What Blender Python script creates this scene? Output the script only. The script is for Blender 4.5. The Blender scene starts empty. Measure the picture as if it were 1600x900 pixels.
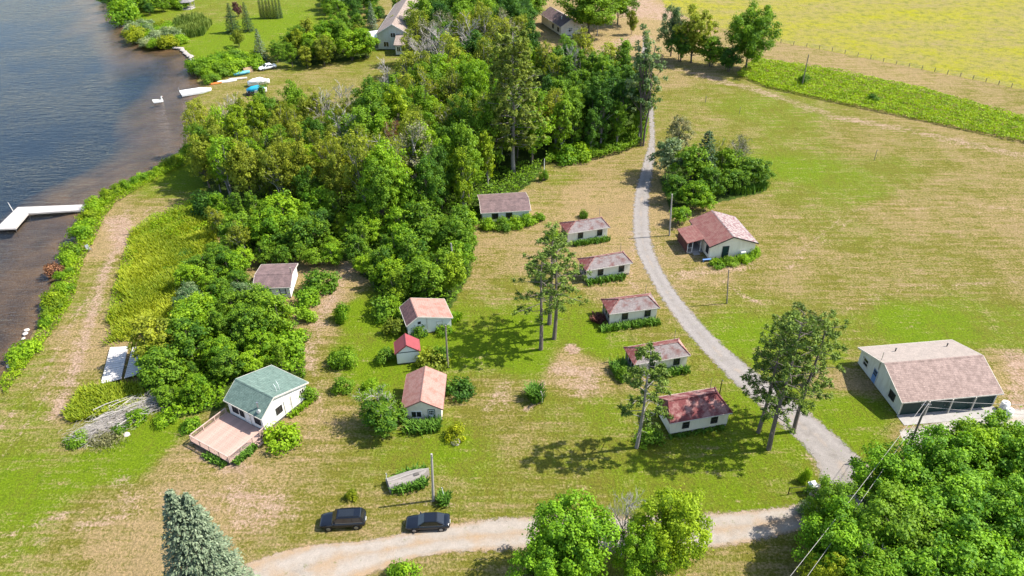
import bpy, math, random
import numpy as np
from mathutils import Vector, Matrix

random.seed(7)
scene = bpy.context.scene
COL = scene.collection

# ------------------------------------------------------------------ camera, world, sun, exposure
CAM_H, PITCH, FPX = 70.0, math.radians(34.4), 1200.0      # drone height (m), tilt below level, focal length for a 1600 px wide frame
cam_data = bpy.data.cameras.new("camera")
cam = bpy.data.objects.new("camera", cam_data)
COL.objects.link(cam)
cam.location = (0, 0, CAM_H)
cam.rotation_euler = (math.pi / 2 - PITCH, 0, 0)
cam_data.sensor_width = 36.0
cam_data.lens = 36.0 * FPX / 1600.0
cam_data.clip_start = 1.0
cam_data.clip_end = 6000.0
scene.camera = cam

SUN_ELEV = math.radians(50)
SUN_TO = Vector((1.0, 0.16, 0)).normalized()               # horizontal direction towards the sun
world = bpy.data.worlds.new("World")
scene.world = world
world.use_nodes = True
wn = world.node_tree.nodes
bg = wn["Background"]
sky = wn.new("ShaderNodeTexSky")
sky.sky_type = 'NISHITA'
sky.sun_disc = False
sky.sun_elevation = SUN_ELEV
sky.sun_rotation = math.atan2(SUN_TO.x, SUN_TO.y)
world.node_tree.links.new(sky.outputs[0], bg.inputs[0])
bg.inputs[1].default_value = 0.15
sun_data = bpy.data.lights.new("sun", 'SUN')
sun_data.energy = 5.0
sun_data.angle = math.radians(0.55)
sun_data.color = (1.0, 0.95, 0.86)
sun = bpy.data.objects.new("sun", sun_data)
COL.objects.link(sun)
sun_dir = Vector((SUN_TO.x * math.cos(SUN_ELEV), SUN_TO.y * math.cos(SUN_ELEV), math.sin(SUN_ELEV)))
sun.rotation_euler = sun_dir.to_track_quat('Z', 'Y').to_euler()
sun.location = (60, 80, 120)
scene.view_settings.view_transform = 'Standard'
scene.view_settings.look = 'None'
scene.view_settings.gamma = 1.0
scene.view_settings.exposure = 1.0
scene.cycles.max_bounces = 6
scene.cycles.transparent_max_bounces = 12
scene.cycles.use_denoising = True

# ------------------------------------------------------------------ survey helpers: a photo measurement -> a point of the place
_S, _C = math.sin(PITCH), math.cos(PITCH)
def G(px, py, z=0.0):
    v = (py - 450) / FPX
    t = (CAM_H - z) / (_S + v * _C)
    return Vector(((px - 800) / FPX * t, (_C - v * _S) * t, z))

# ------------------------------------------------------------------ object helpers
def tag(o, label=None, cat=None, group=None, kind=None):
    if label: o["label"] = label
    if cat: o["category"] = cat
    if group: o["group"] = group
    if kind: o["kind"] = kind
    return o
def empty(name, loc=(0, 0, 0), rz=0.0):
    o = bpy.data.objects.new(name, None)
    o.empty_display_size = 0.3
    COL.objects.link(o)
    o.location = loc
    o.rotation_euler = (0, 0, rz)
    return o
def link_mesh(name, me, mat=None, parent=None, loc=None):
    o = bpy.data.objects.new(name, me)
    COL.objects.link(o)
    if parent: o.parent = parent
    if loc is not None: o.location = loc
    if mat is not None:
        if len(me.materials) == 0:
            me.materials.append(mat)
        else:
            o.material_slots[0].link = 'OBJECT'
            o.material_slots[0].material = mat
    return o

class MB:
    def __init__(s): s.v = []; s.f = []
    def poly(s, pts):
        b = len(s.v); s.v += [tuple(p) for p in pts]; s.f.append(tuple(range(b, b + len(pts)))); return s
    def box(s, x0, x1, y0, y1, z0, z1):
        b = len(s.v)
        s.v += [(x0, y0, z0), (x1, y0, z0), (x1, y1, z0), (x0, y1, z0), (x0, y0, z1), (x1, y0, z1), (x1, y1, z1), (x0, y1, z1)]
        s.f += [(b, b+3, b+2, b+1), (b+4, b+5, b+6, b+7), (b, b+1, b+5, b+4), (b+1, b+2, b+6, b+5), (b+2, b+3, b+7, b+6), (b+3, b, b+4, b+7)]
        return s
    def slab(s, pts, th):                                    # a polygon (counter-clockwise from above) with thickness downwards
        n = len(pts); b = len(s.v)
        s.v += [tuple(p) for p in pts] + [(p[0], p[1], p[2] - th) for p in pts]
        s.f.append(tuple(range(b, b + n))); s.f.append(tuple(range(b + 2*n - 1, b + n - 1, -1)))
        for i in range(n):
            j = (i + 1) % n
            s.f.append((b + j, b + i, b + n + i, b + n + j))
        return s
    def prism(s, pts, dirv):                                 # polygon swept along dirv
        n = len(pts); b = len(s.v); d = Vector(dirv)
        s.v += [tuple(p) for p in pts] + [tuple(Vector(p) + d) for p in pts]
        s.f.append(tuple(range(b, b + n))); s.f.append(tuple(range(b + 2*n - 1, b + n - 1, -1)))
        for i in range(n):
            j = (i + 1) % n
            s.f.append((b + j, b + i, b + n + i, b + n + j))
        return s
    def tube(s, p0, p1, r0, r1=None, n=6, cap=True):
        p0, p1 = Vector(p0), Vector(p1)
        r1 = r0 if r1 is None else r1
        d = p1 - p0
        if d.length < 1e-6: return s
        d.normalize()
        a = d.orthogonal().normalized(); c = d.cross(a)
        b = len(s.v)
        for p, r in ((p0, r0), (p1, r1)):
            for i in range(n):
                t = 2 * math.pi * i / n
                s.v.append(tuple(p + (a * math.cos(t) + c * math.sin(t)) * r))
        for i in range(n):
            j = (i + 1) % n
            s.f.append((b + i, b + j, b + n + j, b + n + i))
        if cap:
            s.f.append(tuple(range(b + n - 1, b - 1, -1))); s.f.append(tuple(range(b + n, b + 2*n)))
        return s
    def path(s, pts, r0, r1=None, n=6):
        r1 = r0 if r1 is None else r1
        m = len(pts) - 1
        for i in range(m):
            s.tube(pts[i], pts[i+1], r0 + (r1 - r0) * i / m, r0 + (r1 - r0) * (i+1) / m, n)
        return s
    def loft(s, rings, cap=True, closed=True):
        b = len(s.v); n = len(rings[0])
        for r in rings: s.v += [tuple(p) for p in r]
        for k in range(len(rings) - 1):
            for i in range(n if closed else n - 1):
                j = (i + 1) % n
                s.f.append((b + k*n + i, b + k*n + j, b + (k+1)*n + j, b + (k+1)*n + i))
        if cap:
            s.f.append(tuple(range(b + n - 1, b - 1, -1))); s.f.append(tuple(range(b + (len(rings)-1)*n, b + len(rings)*n)))
        return s
    def mesh(s, name, smooth=False):
        me = bpy.data.meshes.new(name); me.from_pydata(s.v, [], s.f); me.update()
        if smooth:
            me.polygons.foreach_set("use_smooth", [True] * len(me.polygons))
        return me
    def build(s, name, mat, parent=None, smooth=False, loc=None):
        return link_mesh(name, s.mesh(name, smooth), mat, parent, loc)

# ------------------------------------------------------------------ materials
def new_mat(name):
    m = bpy.data.materials.new(name); m.use_nodes = True
    nt = m.node_tree; nt.nodes.clear()
    out = nt.nodes.new("ShaderNodeOutputMaterial")
    return m, nt, out
def nd(nt, kind, **kw):
    n = nt.nodes.new("ShaderNode" + kind)
    for k, v in kw.items(): setattr(n, k, v)
    return n
def mixc(nt, fac, a, b, mode='MIX'):
    n = nt.nodes.new("ShaderNodeMix"); n.data_type = 'RGBA'; n.blend_type = mode
    for sock, val in ((n.inputs[0], fac), (n.inputs[6], a), (n.inputs[7], b)):
        if hasattr(val, "is_output"): nt.links.new(val, sock)
        elif isinstance(val, (int, float)): sock.default_value = val
        else: sock.default_value = (*val[:3], 1)
    return n.outputs[2]
def mth(nt, op, a, b=None, c=None, clamp=False):
    n = nt.nodes.new("ShaderNodeMath"); n.operation = op; n.use_clamp = clamp
    for i, val in enumerate((a, b, c)):
        if val is None: continue
        if hasattr(val, "is_output"): nt.links.new(val, n.inputs[i])
        else: n.inputs[i].default_value = val
    return n.outputs[0]
def noise(nt, vec, scale, detail=4, rough=0.6):
    n = nt.nodes.new("ShaderNodeTexNoise"); n.inputs["Scale"].default_value = scale
    n.inputs["Detail"].default_value = detail; n.inputs["Roughness"].default_value = rough
    if vec is not None: nt.links.new(vec, n.inputs["Vector"])
    return n.outputs[0]
def ramp(nt, fac, lo, hi):                                   # linear remap lo..hi -> 0..1
    n = nt.nodes.new("ShaderNodeMapRange"); n.inputs[1].default_value = lo; n.inputs[2].default_value = hi
    nt.links.new(fac, n.inputs[0]); return n.outputs[0]
def mapping(nt, vec, scale=(1, 1, 1), rot=(0, 0, 0)):
    n = nt.nodes.new("ShaderNodeMapping"); n.inputs["Scale"].default_value = scale; n.inputs["Rotation"].default_value = rot
    nt.links.new(vec, n.inputs[0]); return n.outputs[0]
def bump(nt, h, strength, dist=0.05):
    n = nt.nodes.new("ShaderNodeBump"); n.inputs["Strength"].default_value = strength; n.inputs["Distance"].default_value = dist
    nt.links.new(h, n.inputs["Height"]); return n.outputs[0]
def principled(nt, out, col, rough=0.8, normal=None, metal=0.0, spec=0.3):
    p = nt.nodes.new("ShaderNodeBsdfPrincipled")
    if hasattr(col, "is_output"): nt.links.new(col, p.inputs["Base Color"])
    else: p.inputs["Base Color"].default_value = (*col, 1)
    if hasattr(rough, "is_output"): nt.links.new(rough, p.inputs["Roughness"])
    else: p.inputs["Roughness"].default_value = rough
    p.inputs["Metallic"].default_value = metal
    p.inputs["Specular IOR Level"].default_value = spec
    if normal is not None: nt.links.new(normal, p.inputs["Normal"])
    nt.links.new(p.outputs[0], out.inputs[0])
    return p

def m_plain(name, col, rough=0.7, var=0.25, scale=1.5, metal=0.0, spec=0.3, stretch=(1, 1, 1)):
    m, nt, out = new_mat(name)
    tc = nd(nt, "TexCoord").outputs["Object"]
    v = mapping(nt, tc, stretch)
    a = noise(nt, v, scale, 5); b = noise(nt, v, scale * 9, 3)
    f = mth(nt, 'ADD', mth(nt, 'MULTIPLY', a, 0.65), mth(nt, 'MULTIPLY', b, 0.35))
    f = ramp(nt, f, 0.3, 0.7)
    c = mixc(nt, f, [x * (1 - var) for x in col], [min(1, x * (1 + var)) for x in col])
    principled(nt, out, c, rough, bump(nt, b, 0.15, 0.02), metal, spec)
    return m
def m_shingle(name, col, col2, patch=0.5, row=0.2, patch_scale=0.8, contrast=0.25):
    """asphalt shingles in courses: rows step down the slope, every tab a little different, worn patches of a second colour"""
    m, nt, out = new_mat(name)
    tc = nd(nt, "TexCoord").outputs["Object"]
    g = nd(nt, "NewGeometry")
    sep = nd(nt, "SeparateXYZ"); nt.links.new(tc, sep.inputs[0])
    br = nd(nt, "TexBrick"); br.offset = 0.5
    comb = nd(nt, "CombineXYZ")
    nt.links.new(mth(nt, 'ADD', sep.outputs[0], mth(nt, 'MULTIPLY', sep.outputs[1], 1.0)), comb.inputs[0])
    nt.links.new(sep.outputs[2], comb.inputs[1])
    nt.links.new(comb.outputs[0], br.inputs["Vector"])
    br.inputs["Scale"].default_value = 1.0
    br.inputs["Mortar Size"].default_value = 0.012
    br.inputs["Brick Width"].default_value = 0.42
    br.inputs["Row Height"].default_value = row * 0.45
    br.inputs["Color1"].default_value = (1, 1, 1, 1); br.inputs["Color2"].default_value = (0.62, 0.62, 0.62, 1); br.inputs["Mortar"].default_value = (0.35, 0.35, 0.35, 1)
    p = noise(nt, tc, patch_scale, 6, 0.68)
    f = ramp(nt, p, 0.5 + (0.5 - patch) * 0.4 - 0.07, 0.5 + (0.5 - patch) * 0.4 + 0.07)
    c = mixc(nt, f, col, col2)
    fine = noise(nt, tc, 9, 4, 0.7)
    c = mixc(nt, contrast * 2, c, br.outputs[0], 'MULTIPLY')
    c = mixc(nt, ramp(nt, fine, 0.32, 0.68), mixc(nt, 1.0, c, (0.72, 0.72, 0.72), 'MULTIPLY'), mixc(nt, 1.0, c, (1.25, 1.25, 1.25), 'MULTIPLY'))
    principled(nt, out, c, 0.9, bump(nt, br.outputs[0], 0.4, 0.03), 0, 0.2)
    return m
def m_siding(name, col, step=0.2, dirt=0.25, axis='Z'):
    m, nt, out = new_mat(name)
    tc = nd(nt, "TexCoord").outputs["Object"]
    sep = nd(nt, "SeparateXYZ"); nt.links.new(tc, sep.inputs[0])
    fr = mth(nt, 'FRACT', mth(nt, 'DIVIDE', sep.outputs[2], step))
    line = ramp(nt, fr, 0.0, 0.16)
    c = mixc(nt, line, [x * 0.6 for x in col], col)
    st = noise(nt, mapping(nt, tc, (1, 1, 0.25)), 1.6, 6, 0.7)
    c = mixc(nt, mth(nt, 'MULTIPLY', ramp(nt, st, 0.45, 0.75), dirt * 2, clamp=True), c, [x * y for x, y in zip(col, (0.55, 0.5, 0.42))])
    principled(nt, out, c, 0.75, bump(nt, fr, 0.25, 0.02), 0, 0.3)
    return m
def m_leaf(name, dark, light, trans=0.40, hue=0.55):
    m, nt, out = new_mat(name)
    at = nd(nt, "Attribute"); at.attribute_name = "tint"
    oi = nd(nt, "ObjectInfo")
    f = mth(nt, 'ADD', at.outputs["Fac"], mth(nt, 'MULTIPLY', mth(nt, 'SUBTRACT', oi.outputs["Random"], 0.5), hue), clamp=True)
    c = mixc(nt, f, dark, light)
    r2 = mth(nt, 'FRACT', mth(nt, 'MULTIPLY', oi.outputs["Random"], 17.31))
    c = mixc(nt, mth(nt, 'MULTIPLY', r2, hue * 0.8), c, mixc(nt, 1.0, c, (1.32, 1.10, 0.8), 'MULTIPLY'))
    d = nd(nt, "BsdfPrincipled"); nt.links.new(c, d.inputs["Base Color"])
    d.inputs["Roughness"].default_value = 0.6; d.inputs["Specular IOR Level"].default_value = 0.2
    t = nd(nt, "BsdfTranslucent")
    nt.links.new(mixc(nt, 1.0, c, (1.25, 1.2, 0.5), 'MULTIPLY'), t.inputs[0])
    mx = nd(nt, "MixShader"); mx.inputs[0].default_value = trans
    nt.links.new(d.outputs[0], mx.inputs[1]); nt.links.new(t.outputs[0], mx.inputs[2]); nt.links.new(mx.outputs[0], out.inputs[0])
    return m

M = {}
M['leaf_mid'] = m_leaf("leaf_mid", (0.047, 0.128, 0.011), (0.201, 0.345, 0.018))
M['leaf_bright'] = m_leaf("leaf_bright", (0.081, 0.196, 0.008), (0.276, 0.443, 0.016))
M['leaf_olive'] = m_leaf("leaf_olive", (0.095, 0.142, 0.014), (0.316, 0.368, 0.030))
M['leaf_dark'] = m_leaf("leaf_dark", (0.024, 0.084, 0.014), (0.109, 0.230, 0.021))
M['leaf_yellow'] = m_leaf("leaf_yellow", (0.11, 0.17, 0.008), (0.36, 0.41, 0.015))
M['leaf_lime'] = m_leaf("leaf_lime", (0.085, 0.165, 0.008), (0.30, 0.42, 0.016))
M['leaf_silver'] = m_leaf("leaf_silver", (0.061, 0.135, 0.038), (0.356, 0.425, 0.230))
M['leaf_maple'] = m_leaf("leaf_maple", (0.051, 0.155, 0.008), (0.224, 0.414, 0.014), 0.32, 0.3)
M['leaf_grey'] = m_leaf("leaf_grey", (0.095, 0.105, 0.045), (0.29, 0.30, 0.14), 0.2)
M['leaf_rust'] = m_leaf("leaf_rust", (0.10, 0.05, 0.03), (0.26, 0.13, 0.07), 0.2)
M['leaf_plum'] = m_leaf("leaf_plum", (0.05, 0.02, 0.022), (0.17, 0.07, 0.06), 0.2)
M['pine'] = m_leaf("pine", (0.050, 0.100, 0.016), (0.235, 0.325, 0.05), 0.25, 0.15)
M['pine_dark'] = m_leaf("pine_dark", (0.030, 0.074, 0.019), (0.155, 0.218, 0.046), 0.15)
M['pine_light'] = m_leaf("pine_light", (0.085, 0.135, 0.020), (0.36, 0.42, 0.07), 0.35, 0.1)
M['spruce_blue'] = m_leaf("spruce_blue", (0.022, 0.058, 0.028), (0.27, 0.325, 0.20), 0.1, 0.1)
M['spruce_green'] = m_leaf("spruce_green", (0.012, 0.045, 0.018), (0.075, 0.14, 0.045), 0.1)
M['reed'] = m_leaf("reed", (0.07, 0.13, 0.02), (0.24, 0.30, 0.06), 0.25, 0.2)
M['blade'] = m_leaf("blade", (0.035, 0.11, 0.012), (0.16, 0.30, 0.03), 0.25, 0.2)
M['tall_grass'] = m_leaf("tall_grass", (0.150, 0.235, 0.010), (0.375, 0.42, 0.025), 0.45, 0.2)
M['hedge_low'] = m_leaf("hedge_low", (0.10, 0.20, 0.006), (0.34, 0.47, 0.010), 0.35, 0.2)
M['grass_tuft'] = m_leaf("grass_tuft", (0.07, 0.085, 0.012), (0.22, 0.22, 0.05), 0.25, 0.2)
M['bark'] = m_plain("bark", (0.13, 0.105, 0.085), 0.95, 0.4, 4)
M['bark_grey'] = m_plain("bark_grey", (0.24, 0.215, 0.195), 0.95, 0.3, 4)
M['bark_pale'] = m_plain("bark_pale", (0.40, 0.37, 0.31), 0.9, 0.3, 3)
M['bark_pine'] = m_plain("bark_pine", (0.15, 0.12, 0.105), 0.95, 0.35, 3)
M['dead_twig'] = m_plain("dead_twig", (0.40, 0.36, 0.32), 0.95, 0.25, 2)
M['pole'] = m_plain("pole", (0.20, 0.17, 0.14), 0.95, 0.3, 2, stretch=(1, 1, 0.2))
M['pole_grey'] = m_plain("pole_grey", (0.33, 0.30, 0.27), 0.95, 0.25, 2, stretch=(1, 1, 0.2))
M['grey_wood'] = m_plain("grey_wood", (0.33, 0.30, 0.27), 0.9, 0.35, 2.5, stretch=(6, 1, 1))
M['boat_grey'] = m_plain("boat_grey", (0.23, 0.205, 0.185), 0.95, 0.4, 2.0, stretch=(0.6, 6, 3))
M['white_paint'] = m_plain("white_paint", (0.70, 0.69, 0.65), 0.6, 0.1, 1.2)
M['cream_trim'] = m_plain("cream_trim", (0.55, 0.51, 0.44), 0.7, 0.2, 1.5)
M['dark_frame'] = m_plain("dark_frame", (0.035, 0.034, 0.033), 0.6, 0.3, 2)
M['steel'] = m_plain("steel", (0.35, 0.35, 0.36), 0.4, 0.2, 2, metal=0.8)
M['foundation'] = m_plain("foundation", (0.10, 0.09, 0.08), 0.95, 0.3, 2)
M['concrete'] = m_plain("concrete", (0.30, 0.28, 0.26), 0.9, 0.2, 1.0)
M['wall_cream'] = m_siding("wall_cream", (0.78, 0.71, 0.57), 0.2, 0.18)
M['wall_white'] = m_siding("wall_white", (0.76, 0.74, 0.69), 0.2, 0.10)
M['wall_grey'] = m_siding("wall_grey", (0.60, 0.60, 0.54), 0.16, 0.28)
M['wall_stucco'] = m_plain("wall_stucco", (0.72, 0.63, 0.52), 0.9, 0.18, 1.2)
M['wall_redbrown'] = m_siding("wall_redbrown", (0.12, 0.045, 0.04), 0.2, 0.2)
M['roof_garage'] = m_shingle("roof_garage", (0.238, 0.170, 0.147), (0.317, 0.230, 0.199), 0.5, 0.2, 1.5, 0.2)
M['roof_garage_back'] = m_shingle("roof_garage_back", (0.297, 0.248, 0.214), (0.333, 0.276, 0.237), 0.5, 0.2, 1.2, 0.1)
M['roof_pink'] = m_shingle("roof_pink", (0.284, 0.133, 0.109), (0.318, 0.175, 0.147), 0.5, 0.2, 1.5, 0.12)
M['roof_pinkpale'] = m_shingle("roof_pinkpale", (0.352, 0.207, 0.171), (0.317, 0.152, 0.119), 0.4, 0.2, 0.9, 0.1)
M['roof_dark'] = m_shingle("roof_dark", (0.13, 0.075, 0.075), (0.19, 0.105, 0.10), 0.5, 0.2, 1.5, 0.3)
M['roof_green'] = m_shingle("roof_green", (0.125, 0.185, 0.155), (0.155, 0.22, 0.185), 0.5, 0.22, 1.5, 0.3)
M['roof_brown'] = m_shingle("roof_brown", (0.148, 0.102, 0.099), (0.200, 0.135, 0.129), 0.5, 0.2, 1.0, 0.25)
M['roof_house'] = m_shingle("roof_house", (0.204, 0.081, 0.071), (0.237, 0.119, 0.100), 0.5, 0.2, 1.2, 0.15)
M['roof_worn'] = m_shingle("roof_worn", (0.20, 0.10, 0.10), (0.34, 0.285, 0.27), 0.55, 0.2, 2.2, 0.25)
M['roof_weather'] = m_shingle("roof_weather", (0.238, 0.203, 0.195), (0.170, 0.090, 0.081), 0.34, 0.2, 0.7, 0.3)
M['roof_red'] = m_shingle("roof_red", (0.185, 0.055, 0.05), (0.26, 0.13, 0.115), 0.4, 0.2, 1.4, 0.25)
M['roof_redpatch'] = m_shingle("roof_redpatch", (0.17, 0.05, 0.05), (0.33, 0.185, 0.165), 0.46, 0.2, 0.65, 0.2)
M['ridge_cap'] = m_shingle("ridge_cap", (0.20, 0.075, 0.065), (0.33, 0.225, 0.20), 0.45, 0.2, 2.0, 0.2)
M['roof_metal'] = m_plain("roof_metal", (0.25, 0.05, 0.055), 0.45, 0.15, 1.5)
M['roof_grey'] = m_shingle("roof_grey", (0.20, 0.19, 0.185), (0.26, 0.24, 0.23), 0.5, 0.2, 1.0, 0.2)
M['roof_far'] = m_shingle("roof_far", (0.25, 0.195, 0.165), (0.31, 0.245, 0.21), 0.5, 0.2, 1.0, 0.15)
M['door_green'] = m_plain("door_green", (0.006, 0.032, 0.030), 0.55, 0.3, 0.8)
M['door_grey'] = m_plain("door_grey", (0.15, 0.15, 0.145), 0.7, 0.3, 1.5)
M['teal_dark'] = m_plain("teal_dark", (0.02, 0.05, 0.045), 0.6, 0.2, 2)
M['deck'] = m_plain("deck", (0.40, 0.265, 0.215), 0.85, 0.22, 1.2)
M['deck_rail'] = m_plain("deck_rail", (0.42, 0.30, 0.25), 0.85, 0.25, 2)
M['dock'] = m_plain("dock", (0.40, 0.37, 0.345), 0.85, 0.15, 0.8)
M['dock_old'] = m_plain("dock_old", (0.47, 0.44, 0.41), 0.9, 0.2, 1.2)
M['rock'] = m_plain("rock", (0.33, 0.29, 0.26), 0.95, 0.35, 1.5)
M['rock_pale'] = m_plain("rock_pale", (0.48, 0.42, 0.37), 0.95, 0.25, 2)
M['car_black'] = m_plain("car_black", (0.006, 0.008, 0.013), 0.16, 0.1, 1, 0, 0.6)
M['car_white'] = m_plain("car_white", (0.72, 0.72, 0.72), 0.25, 0.05, 1, 0, 0.6)
M['glass'] = m_plain("glass", (0.012, 0.014, 0.016), 0.06, 0.2, 1, 0, 0.8)
M['window_glass'] = m_plain("window_glass", (0.02, 0.022, 0.024), 0.08, 0.3, 1, 0, 0.7)
M['tyre'] = m_plain("tyre", (0.012, 0.012, 0.012), 0.9, 0.2, 4)
M['rim'] = m_plain("rim", (0.30, 0.30, 0.31), 0.35, 0.1, 4, 0.8)
M['tail_red'] = m_plain("tail_red", (0.22, 0.01, 0.012), 0.25, 0.1, 4)
M['lamp_clear'] = m_plain("lamp_clear", (0.55, 0.57, 0.6), 0.15, 0.1, 4)
M['blue_tarp'] = m_plain("blue_tarp", (0.015, 0.27, 0.42), 0.6, 0.25, 1.5)
M['blue_hull'] = m_plain("blue_hull", (0.10, 0.33, 0.42), 0.5, 0.2, 1.5)
M['orange'] = m_plain("orange", (0.52, 0.15, 0.03), 0.6, 0.2, 1.5)
M['blue_paint'] = m_plain("blue_paint", (0.12, 0.22, 0.42), 0.6, 0.1, 1.5)
M['black_metal'] = m_plain("black_metal", (0.012, 0.012, 0.012), 0.5, 0.2, 2)
M['wire'] = m_plain("wire", (0.30, 0.28, 0.26), 0.7, 0.1, 1)
M['wood_tan'] = m_plain("wood_tan", (0.36, 0.25, 0.15), 0.9, 0.25, 2)
M['soil'] = m_plain("soil", (0.15, 0.10, 0.07), 1.0, 0.3, 1.5)
M['satellite'] = m_plain("satellite", (0.6, 0.6, 0.58), 0.5, 0.1, 2)

# ------------------------------------------------------------------ the setting: ground, lake, roads
WATER_Z = -0.4
SHORE = [(-420, 900), (-150, 700), (-40, 625), (4, 585), (30, 548), (55, 515), (72, 480), (88, 440), (98, 405), (112, 385), (124, 362), (128, 338), (143, 322), (165, 300), (210, 280),
         (250, 258), (278, 242), (298, 222), (300, 200), (290, 178), (298, 158), (318, 142), (308, 122), (303, 104), (300, 92), (290, 80), (276, 75), (258, 77), (232, 72), (208, 58), (192, 42),
         (184, 34), (172, 10), (163, -15), (150, -60), (120, -120), (60, -170)]
shore = np.array([G(x, y, WATER_Z)[:2] for x, y in SHORE])
land_poly = np.vstack([shore, [[-300, 2500], [-300, 3500], [4000, 3500], [4000, -600], [-170, -600]]])
def inside(poly, X, Y):
    r = np.zeros(X.shape, bool); n = len(poly)
    for i in range(n):
        x0, y0 = poly[i]; x1, y1 = poly[(i + 1) % n]
        c = ((y0 > Y) != (y1 > Y))
        with np.errstate(divide='ignore', invalid='ignore'):
            xi = (x1 - x0) * (Y - y0) / (y1 - y0 + 1e-12) + x0
        r ^= c & (X < xi)
    return r
def dist_line(line, X, Y):
    d = np.full(X.shape, 1e9)
    for i in range(len(line) - 1):
        a, b = np.array(line[i][:2]), np.array(line[i + 1][:2]); v = b - a
        t = np.clip(((X - a[0]) * v[0] + (Y - a[1]) * v[1]) / max(v @ v, 1e-9), 0, 1)
        d = np.minimum(d, np.hypot(X - a[0] - t * v[0], Y - a[1] - t * v[1]))
    return d
def wline(pts): return [G(x, y)[:2] for x, y in pts]
def sstep(x, a, b):
    t = np.clip((x - a) / (b - a), 0, 1); return t * t * (3 - 2 * t)

def axis_coords(lo, hi, step, far_lo, far_hi):
    c = list(np.arange(lo, hi, step)); s = step; x = hi
    while x < far_hi: c.append(x); s *= 1.35; x += s
    c.append(far_hi); s = step; x = lo - s
    while x > far_lo: c.insert(0, x); s *= 1.35; x -= s
    c.insert(0, far_lo); return np.array(c)
gx = axis_coords(-118, 128, 0.62, -3000, 3500); gy = axis_coords(38, 300, 0.62, -500, 3400)
GX, GY = np.meshgrid(gx, gy)
X, Y = GX.ravel(), GY.ravel()
landmask = inside(land_poly, X, Y)
sd = dist_line(shore, X, Y)
sd = np.where(landmask, sd, -sd)
wob = 0.5 * np.sin(X * 0.9 + np.sin(Y * 0.7) * 1.7) + 0.4 * np.sin(Y * 1.3 + X * 0.4)
sdw = sd + wob * 0.6
Zg = np.where(sdw > 0, WATER_Z + (0 - WATER_Z) * sstep(sdw, 0, 2.2), WATER_Z - 0.12 * np.minimum(-sdw, 30) * 1.0)
Zg = np.maximum(Zg, -4.0)

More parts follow.
